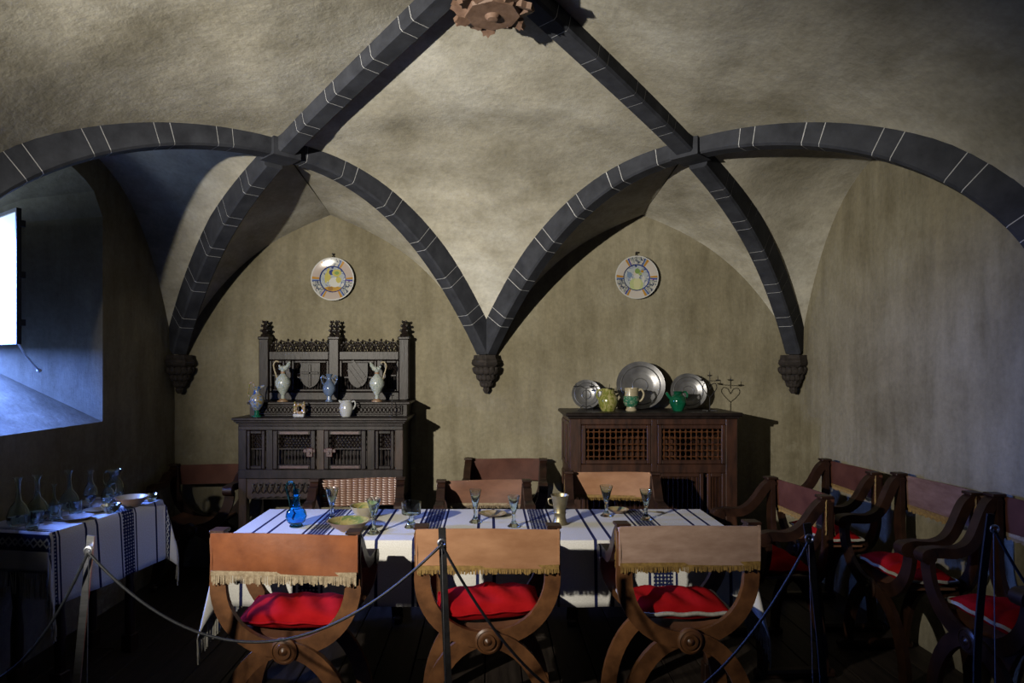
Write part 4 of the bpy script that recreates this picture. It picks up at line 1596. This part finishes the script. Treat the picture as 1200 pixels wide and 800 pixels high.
t = thing('glass_ewer', 'cobalt blue glass ewer with a looped handle', 'ewer', (-1.033, 3.475, T0))
part_lathe('body', [(0, 0), (0.034, 0), (0.036, 0.006), (0.030, 0.012), (0.046, 0.028), (0.056, 0.055), (0.050, 0.082), (0.034, 0.098), (0.036, 0.102), (0.026, 0.106), (0.018, 0.135), (0.016, 0.16), (0.022, 0.164), (0.016, 0.168), (0.017, 0.20), (0.015, 0.20), (0.0135, 0.165), (0.0145, 0.135), (0.022, 0.108), (0.045, 0.08), (0.052, 0.055), (0.042, 0.03), (0, 0.018)], 'glass_blue', t)
handle(t, [(-0.030, 0, 0.098), (-0.034, 0, 0.135), (-0.048, 0, 0.185), (-0.052, 0, 0.215), (-0.034, 0, 0.238), (-0.012, 0, 0.225), (-0.008, 0, 0.195)], 0.007, 'glass_blue')


def bowl(name, label, x, y, r, h, out, inn, z=T0, rim=None):
    t = thing(name, label, 'bowl', (x, y, z))
    part_lathe('outside', [(0, 0), (r * 0.42, 0), (r * 0.45, h * 0.08), (r * 0.75, h * 0.45), (r * 0.97, h * 0.95), (r, h), (r * 0.96, h)], out, t)
    part_lathe('inside', [(r * 0.962, h), (r * 0.90, h * 0.92), (r * 0.68, h * 0.45), (r * 0.40, h * 0.16), (0, h * 0.14)], inn, t)
    return t


bowl('pottery_bowl', 'deep cream pottery bowl with a yellow glazed inside', -0.704, 3.68, 0.085, 0.07, 'cream_ware', 'bowl_inside_yellow')
bowl('pottery_bowl', 'shallow terracotta bowl with a greenish-yellow glazed inside', -0.735, 3.40, 0.112, 0.052, 'terracotta', 'bowl_inside_yellow')
bowl('small_plate', 'small mottled pottery plate at the table centre', 0.02, 3.72, 0.082, 0.018, 'terracotta', 'plate_mottled')
bowl('small_dish', 'small brown-green pottery dish near the table edge by the tan chair', 0.755, 3.80, 0.065, 0.024, 'terracotta', 'plate_mottled')
sp = thing('spoon', 'small dark spoon lying near the back edge of the cloth', 'spoon', (1.0, 3.80, T0))
m = MB()
m.lathe([(0, 0.0), (0.014, 0.002), (0.018, 0.006), (0.016, 0.006), (0, 0.003)], 12, sx=1.4)
m.build('spoon_bowl', 'brass_dull', sp)
handle(sp, [(-0.02, 0, 0.005), (-0.06, 0.012, 0.007), (-0.10, 0.02, 0.004)], 0.003, 'brass_dull')
t = thing('metal_goblet', 'waisted dull brass goblet with a small side handle', 'goblet', (0.386, 3.532, T0))
part_lathe('cup', [(0, 0), (0.040, 0), (0.042, 0.004), (0.038, 0.012), (0.031, 0.04), (0.031, 0.055), (0.034, 0.060), (0.034, 0.066), (0.032, 0.070), (0.040, 0.12), (0.047, 0.150), (0.050, 0.158), (0.047, 0.158), (0.036, 0.115), (0.028, 0.07), (0, 0.06)], 'brass_dull', t)
handle(t, [(-0.046, 0, 0.140), (-0.062, 0, 0.135), (-0.058, 0, 0.110), (-0.040, 0, 0.100)], 0.004, 'brass_dull')

# --- on the low cabinet
K0 = 1.2725


def plate_standing(label, x, y, r, z0, lean, rz, mat='pewter', name='pewter_plate'):
    """plate leaning back, its foot on the top z0"""
    prof = [(0, 0.012), (r * 0.50, 0.012), (r * 0.60, 0.006), (r * 0.66, 0.0), (r * 0.97, -0.010), (r, -0.012), (r, -0.006), (r * 0.68, 0.006), (r * 0.62, 0.014), (r * 0.52, 0.020), (0, 0.020)]
    m = MB()
    m.lathe(prof, 44)
    # incised rings
    for q in (0.30, 0.80):
        m.lathe([(r * q - 0.005, 0.0118 if q < .5 else -0.004), (r * q, 0.0075 if q < .5 else -0.0095), (r * q + 0.005, 0.0118 if q < .5 else -0.0055)], 44, caps=False)
    # face (-z of the profile) looks along -y, tilted back
    rot = Matrix.Rotation(rz, 4, 'Z') @ Matrix.Rotation(-lean, 4, 'X') @ Matrix.Rotation(-PI / 2, 4, 'X')
    o = m.build(name, mat, None, smooth=0.5)
    o.matrix_world = Matrix.Translation((x, y, z0 + r * math.cos(lean) + 0.012 * math.sin(lean))) @ rot
    return tag(o, label, 'plate')


plate_standing('small round pewter plate leaning behind the iron candle stand', 0.765, 5.09, 0.115, K0, 0.22, math.radians(-4))
plate_standing('largest pewter platter, leaning on the wall behind the handled tankard', 1.185, 5.07, 0.188, K0, 0.22, math.radians(-4))
plate_standing('medium pewter plate leaning behind the green spouted pot', 1.565, 5.09, 0.140, K0, 0.22, math.radians(-4))
t = thing('pottery_jug', 'round jug streaked yellow and green on the low cabinet', 'jug', (0.893, 4.86, K0), math.radians(-10))
part_lathe('body', [(0, 0), (0.050, 0), (0.052, 0.006), (0.064, 0.03), (0.074, 0.065), (0.070, 0.10), (0.052, 0.128), (0.047, 0.135), (0.050, 0.168), (0.046, 0.168), (0.043, 0.135), (0.06, 0.10), (0.062, 0.05), (0, 0.02)], 'ware_yellow_green', t)
handle(t, [(-0.046, 0, 0.155), (-0.072, 0, 0.152), (-0.085, 0, 0.12), (-0.070, 0, 0.085)], 0.008, 'ware_yellow_green')
t = thing('pottery_tankard', 'cream and green banded tankard with a big handle', 'tankard', (1.066, 4.86, K0), math.radians(-12))
part_lathe('foot', [(0, 0), (0.040, 0), (0.042, 0.010), (0.034, 0.022), (0.034, 0.034)], 'cream_ware', t)
part_lathe('body', [(0.034, 0.030), (0.052, 0.045), (0.058, 0.07), (0.058, 0.105), (0.052, 0.112)], 'ware_green_band', t)
part_lathe('rim', [(0.051, 0.110), (0.048, 0.125), (0.052, 0.172), (0.048, 0.172), (0.044, 0.12), (0, 0.10)], 'cream_ware', t, lobes=3, amp=0.04)
handle(t, [(0.050, 0, 0.152), (0.075, 0, 0.160), (0.092, 0, 0.125), (0.078, 0, 0.085), (0.056, 0, 0.07)], 0.008, 'cream_ware')
t = thing('pottery_pot', 'glossy dark green pot with a slanting spout', 'pot', (1.417, 4.86, K0), math.radians(0))
part_lathe('body', [(0, 0), (0.036, 0), (0.038, 0.006), (0.052, 0.03), (0.064, 0.065), (0.058, 0.10), (0.038, 0.118), (0.032, 0.124), (0.034, 0.142), (0.037, 0.146), (0.033, 0.146), (0.028, 0.12), (0.05, 0.095), (0.05, 0.05), (0, 0.02)], 'green_glaze', t)
m = MB()
m.tube([(-0.045, 0, 0.085), (-0.068, 0, 0.108), (-0.088, 0, 0.138)], [0.016, 0.012, 0.010], 10)
m.build('spout', 'green_glaze', t)
handle(t, [(0.034, 0, 0.138), (0.058, 0, 0.142), (0.070, 0, 0.115), (0.058, 0, 0.085)], 0.007, 'green_glaze')


def candle_cup(m, x, z, y=0, s=1.0):
    m.lathe([(0.004, -0.004), (0.018 * s, 0.0), (0.020 * s, 0.006), (0.017 * s, 0.004), (0.003, 0.004), (0.0015, 0.034), (0, 0.036)], 10, c=(x, y, z))


t = thing('candle_stand', 'wrought iron candle stand with spreading arms before the small pewter plate', 'candlestick', (0.72, 4.80, K0), math.radians(-6))
m = MB()
m.tube([(0.0, 0, 0.02), (0, 0, 0.175)], 0.0035, 6)
m.build('stem', 'iron', t)
m = MB()
m.tube(smooth_path([(-0.075, 0, 0.18), (-0.04, 0, 0.188), (0, 0, 0.172), (0.10, 0, 0.186), (0.17, 0, 0.165)], 6), 0.003, 6)
candle_cup(m, -0.075, 0.182)
candle_cup(m, 0.04, 0.184)
candle_cup(m, 0.17, 0.168)
m.build('candle_arms', 'iron', t)
m = MB()
for k in range(3):
    an = 2 * PI * k / 3 + 0.5
    m.tube(smooth_path([(0, 0, 0.03), (0.03 * math.cos(an), 0.03 * math.sin(an), 0.04), (0.05 * math.cos(an), 0.05 * math.sin(an), 0.02), (0.068 * math.cos(an), 0.068 * math.sin(an), 0.004)], 5), 0.003, 6)
m.build('scrolled_feet', 'iron', t)

t = thing('candelabrum', 'slender iron candelabrum with a heart-shaped scroll at the cabinet edge', 'candlestick', (1.655, 4.86, K0), math.radians(-38))
m = MB()
m.tube([(0, 0, 0.005), (0, 0, 0.10)], 0.003, 6)
m.tube([(0, 0, 0.20), (0, 0, 0.285)], 0.0028, 6)
m.build('stem', 'iron', t)
hs = MB()
for s in (-1, 1):
    hs.tube(smooth_path([(0, 0, 0.10), (s * 0.03, 0, 0.135), (s * 0.052, 0, 0.175), (s * 0.042, 0, 0.205), (s * 0.018, 0, 0.200), (s * 0.006, 0, 0.175), (0, 0, 0.16)], 6), 0.003, 6)
hs.build('heart_scroll', 'iron', t)
m = MB()
m.tube([(-0.06, 0, 0.225), (0.06, 0, 0.225)], 0.0028, 6)
for (x, z) in ((-0.06, 0.228), (0.06, 0.228), (0, 0.262)):
    candle_cup(m, x, z, 0, 0.9)
m.build('candle_arms', 'iron', t)
m = MB()
m.box(-0.055, 0.055, -0.006, 0.006, 0, 0.006)
m.box(-0.006, 0.006, -0.055, 0.055, 0, 0.006)
m.build('base', 'iron', t, smooth=0)

# --- on the credenza
C0, C1 = 1.2365, 1.3405


def ewer(label, x, y, z, flip, mat, trim, s=1.0):
    t = thing('pottery_ewer', label, 'ewer', (x, y, z), 0)
    t.scale = (flip * s, s, s)
    part_lathe('foot', [(0, 0), (0.042, 0), (0.042, 0.006), (0.03, 0.012), (0.016, 0.022)], trim, t)
    part_lathe('body', [(0.016, 0.020), (0.014, 0.045), (0.018, 0.055), (0.036, 0.082), (0.056, 0.122), (0.058, 0.148), (0.046, 0.178), (0.024, 0.200), (0.016, 0.212)], mat, t)
    part_lathe('collar', [(0.016, 0.210), (0.018, 0.222), (0.014, 0.226)], trim, t)
    m = MB()
    m.tube([(0, 0, 0.224), (0, 0, 0.238), (0.004, 0, 0.25)], [0.014, 0.020, 0.024], 12)
    m.tube(smooth_path([(0.006, 0, 0.246), (0.03, 0, 0.262), (0.048, 0, 0.292), (0.055, 0, 0.298)], 5), [0.020] * 5 + [0.014] * 5 + [0.008] * 6, 10)
    m.tube(smooth_path([(-0.008, 0, 0.246), (-0.022, 0, 0.262), (-0.028, 0, 0.275)], 5), [0.018] * 5 + [0.008] * 6, 10)
    m.build('spout', mat, t)
    handle(t, [(-0.045, 0, 0.165), (-0.052, 0, 0.20), (-0.066, 0, 0.245), (-0.070, 0, 0.280), (-0.052, 0, 0.304), (-0.030, 0, 0.298)], 0.0055, 'cream_ware')
    return t


ewer('tall pale patterned ewer standing before the narrow panel beside the cross shield', -1.555, 4.895, C1, 1, 'ware_white_green', 'terracotta')
ewer('tall pale patterned ewer standing before the narrow panel beside the diagonal-band shield', -0.845, 4.895, C1, -1, 'ware_white_green', 'terracotta', 0.98)
t = thing('two_handled_vase', 'slate blue two-handled vase between the two heraldic shields', 'vase', (-1.206, 4.895, C1))
part_lathe('body', [(0, 0), (0.030, 0), (0.030, 0.006), (0.020, 0.012), (0.018, 0.038), (0.034, 0.055), (0.050, 0.088), (0.046, 0.12), (0.024, 0.152), (0.015, 0.168), (0.018, 0.185), (0.026, 0.208), (0.022, 0.208), (0.012, 0.17), (0.02, 0.15), (0, 0.10)], 'blue_grey_glaze', t, lobes=10, amp=0.02)
for s in (-1, 1):
    handle(t, [(s * 0.040, 0, 0.125), (s * 0.056, 0, 0.155), (s * 0.060, 0, 0.185), (s * 0.044, 0, 0.195), (s * 0.034, 0, 0.178), (s * 0.016, 0, 0.172)], 0.0045, 'blue_grey_glaze')
t = thing('pottery_ewer', 'dark blue and yellow painted ewer at the end of the credenza top', 'ewer', (-1.705, 4.765, C0))
part_lathe('foot', [(0, 0), (0.036, 0), (0.036, 0.006), (0.018, 0.012), (0.016, 0.045), (0.02, 0.05)], 'green_glaze', t)
part_lathe('body', [(0.02, 0.048), (0.040, 0.075), (0.054, 0.115), (0.048, 0.145), (0.028, 0.165), (0.022, 0.175), (0.024, 0.205), (0.034, 0.222), (0.03, 0.222), (0.018, 0.18), (0, 0.15)], 'ware_blue_yellow', t)
handle(t, [(-0.046, 0, 0.14), (-0.062, 0, 0.165), (-0.060, 0, 0.205), (-0.05, 0, 0.245), (-0.03, 0, 0.250), (-0.018, 0, 0.222)], 0.005, 'ware_polychrome')
m = MB()
m.tube([(0.022, 0, 0.212), (0.045, 0, 0.222), (0.058, 0, 0.226)], [0.012, 0.009, 0.006], 8)
m.build('spout', 'ware_blue_yellow', t)
t = thing('pottery_ornament', 'small square painted pottery piece with a ring of coloured knobs', 'ornament', (-1.39, 4.76, C0))
m = MB()
m.box(-0.040, 0.040, -0.03, 0.03, 0, 0.022, 0.004)
m.build('plinth', 'white_ware', t, smooth=0)
m = MB()
m.tube([(0.028 * math.cos(q), 0, 0.058 + 0.030 * math.sin(q)) for q in [2 * PI * k / 16 for k in range(16)]], 0.011, 8, closed=True)
m.build('ring', 'ware_polychrome', t)
for s in (-1, 1):
    m = MB()
    m.lathe([(0, -0.044), (0.012, -0.04), (0.009, -0.025), (0.012, -0.012), (0.009, 0.0), (0.013, 0.012), (0.008, 0.026), (0.010, 0.036), (0, 0.048)], 10, c=(s * 0.033, -0.004, 0.066))
    m.build('column', 'ware_polychrome', t)
t = thing('pitcher', 'plain white pitcher standing on the credenza top', 'pitcher', (-1.05, 4.77, C0), math.radians(0))
part_lathe('body', [(0, 0), (0.032, 0), (0.034, 0.006), (0.048, 0.035), (0.051, 0.062), (0.044, 0.092), (0.038, 0.104), (0.042, 0.118), (0.038, 0.118), (0.034, 0.10), (0.045, 0.06), (0, 0.02)], 'white_ware', t)
m = MB()
m.tube([(-0.030, 0, 0.100), (-0.046, 0, 0.112), (-0.054, 0, 0.118)], [0.012, 0.009, 0.005], 8)
m.build('lip', 'white_ware', t)
handle(t, [(0.038, 0, 0.108), (0.060, 0, 0.112), (0.068, 0, 0.090), (0.058, 0, 0.065), (0.046, 0, 0.05)], 0.006, 'white_ware')
t = thing('pricket_candlestick', 'thin iron pricket standing beside the white pitcher', 'candlestick', (-0.715, 4.78, C0))
m = MB()
m.lathe([(0, 0), (0.026, 0), (0.026, 0.004), (0.004, 0.008), (0.003, 0.15), (0.016, 0.153), (0.018, 0.158), (0.003, 0.157), (0, 0.185)], 10)
m.build('stem', 'iron', t)


# --- majolica plates on the wall
def wall_plate(label, x, z, mat, r=0.172):
    t = thing('wall_plate', label, 'plate', (x, YB - 0.028, z))
    m = MB()
    m.lathe([(0, 0.004), (r * 0.56, 0.004), (r * 0.61, -0.006), (r * 0.97, -0.016), (r, -0.016), (r, -0.011), (r * 0.62, 0.004), (r * 0.58, 0.012), (0, 0.012)], 48, axis='Y')
    m.build('dish', mat, t, smooth=0.5)
    h = MB()
    h.tube([(-0.012, 0.01, r - 0.006), (0, 0.018, r + 0.028), (0.012, 0.01, r - 0.006)], 0.0035, 6)
    h.lathe([(0.0, -0.012), (0.007, -0.01), (0.007, 0.02)], 8, c=(0, 0, r + 0.028), axis='Y')
    h.build('hanger', 'iron', t)
    return t


wall_plate('majolica wall plate with a mask-like yellow and blue figure, above the credenza', -1.245, 2.301, 'majolica_mask')
wall_plate('majolica wall plate with a pale green-skirted figure, above the low lattice cabinet', 1.177, 2.314, 'majolica_lady')

# --- glassware on the side table
S0 = SZ + 0.0065


def decanter(label, x, y, h, r, name='glass_decanter'):
    t = thing(name, label, 'decanter', (x, y, S0))
    k = h
    part_lathe('body', [(0, 0), (r * 0.7, 0), (r * 0.95, k * 0.08), (r, k * 0.2), (r * 0.75, k * 0.38), (r * 0.3, k * 0.52), (r * 0.22, k * 0.7), (r * 0.24, k * 0.92), (r * 0.45, k), (r * 0.38, k), (r * 0.17, k * 0.9), (r * 0.15, k * 0.68), (r * 0.24, k * 0.52), (r * 0.68, k * 0.37), (r * 0.92, k * 0.2), (r * 0.6, k * 0.06), (0, k * 0.05)], 'glass_side', t, 20)
    return t


def tumbler(label, x, y, h, r, group=None):
    t = thing('glass_tumbler', label, 'tumbler', (x, y, S0), 0, group)
    part_lathe('body', [(0, 0), (r * 0.8, 0), (r, h), (r * 0.94, h), (r * 0.74, h * 0.1), (0, h * 0.08)], 'glass_side', t, 18, lobes=9, amp=0.02)
    return t


decanter('long-necked glass decanter at the fringed end of the side table', -2.30, 3.17, 0.235, 0.05)
decanter('long-necked glass decanter second from the fringed end of the side table', -2.29, 3.29, 0.225, 0.052)
decanter('short small glass cruet between the long-necked decanters', -2.28, 3.40, 0.16, 0.03, 'glass_cruet')
decanter('tall long-necked glass decanter next to the footed glass ewer', -2.27, 3.51, 0.215, 0.05)
t = thing('footed_glass_flask', 'tall bright glass flask on a thin stem, the tallest on the side table', 'flask', (-2.154, 3.506, S0))
part_lathe('body', [(0, 0), (0.03, 0), (0.03, 0.004), (0.005, 0.012), (0.005, 0.04), (0.02, 0.055), (0.036, 0.085), (0.030, 0.12), (0.014, 0.15), (0.011, 0.19), (0.018, 0.215), (0.015, 0.215), (0.009, 0.19), (0.011, 0.15), (0.027, 0.12), (0.033, 0.085), (0.01, 0.055), (0, 0.05)], 'glass_side', t, 20)
t = thing('glass_jug', 'small handled glass jug between the bright flask and the frilled pitcher', 'jug', (-2.15, 3.66, S0))
part_lathe('body', [(0, 0), (0.026, 0), (0.036, 0.04), (0.030, 0.075), (0.016, 0.095), (0.022, 0.115), (0.019, 0.115), (0.013, 0.095), (0.026, 0.072), (0.032, 0.04), (0, 0.008)], 'glass_side', t, 18)
handle(t, [(0.018, 0, 0.11), (0.045, 0, 0.118), (0.048, 0, 0.08), (0.034, 0, 0.05)], 0.004, 'glass_side')
t = thing('dark_glass_jug', 'dark glass pitcher with a frilled mouth behind the cream-rimmed bowl', 'pitcher', (-2.17, 3.76, S0))
part_lathe('body', [(0, 0), (0.035, 0), (0.05, 0.05), (0.045, 0.10), (0.026, 0.135), (0.030, 0.165), (0.042, 0.18), (0.038, 0.18), (0.026, 0.163), (0.022, 0.135), (0.04, 0.1), (0.045, 0.05), (0, 0.01)], 'glass_side', t, 18, lobes=6, amp=0.05)
handle(t, [(-0.026, 0, 0.165), (-0.055, 0, 0.165), (-0.062, 0, 0.12), (-0.045, 0, 0.08)], 0.005, 'glass_side')
tumbler('ribbed glass tumbler between the bright flask and the pale plates', -2.165, 3.395, 0.075, 0.033)
tumbler('ribbed glass tumbler standing among the long-necked decanters', -2.20, 3.29, 0.078, 0.034)
tumbler('squat glass tumbler nearly hidden among the decanters', -2.245, 3.22, 0.062, 0.034)
tumbler('ribbed glass tumbler closest to the figured end band of the side cloth', -2.184, 3.10, 0.075, 0.034)
bowl('pottery_bowl', 'cream-rimmed brown pottery bowl on the side table', -1.985, 3.60, 0.085, 0.055, 'terracotta', 'cream_ware', S0)
bowl('glass_bowl', 'small clear flared glass bowl before the cream-rimmed bowl', -2.005, 3.44, 0.052, 0.045, 'glass_side', 'glass_side', S0)
bowl('small_plate', 'pale plate lying under the glass flask on the side table', -2.10, 3.46, 0.06, 0.016, 'cream_ware', 'cream_ware', S0)
bowl('small_plate', 'white-rimmed plate on the side table next to the ribbed tumblers', -2.085, 3.29, 0.072, 0.018, 'terracotta', 'white_ware', S0)
bowl('glass_dish', 'small glass dish at the table corner beyond the cream-rimmed bowl', -1.95, 3.745, 0.040, 0.040, 'glass_side', 'glass_side', S0)
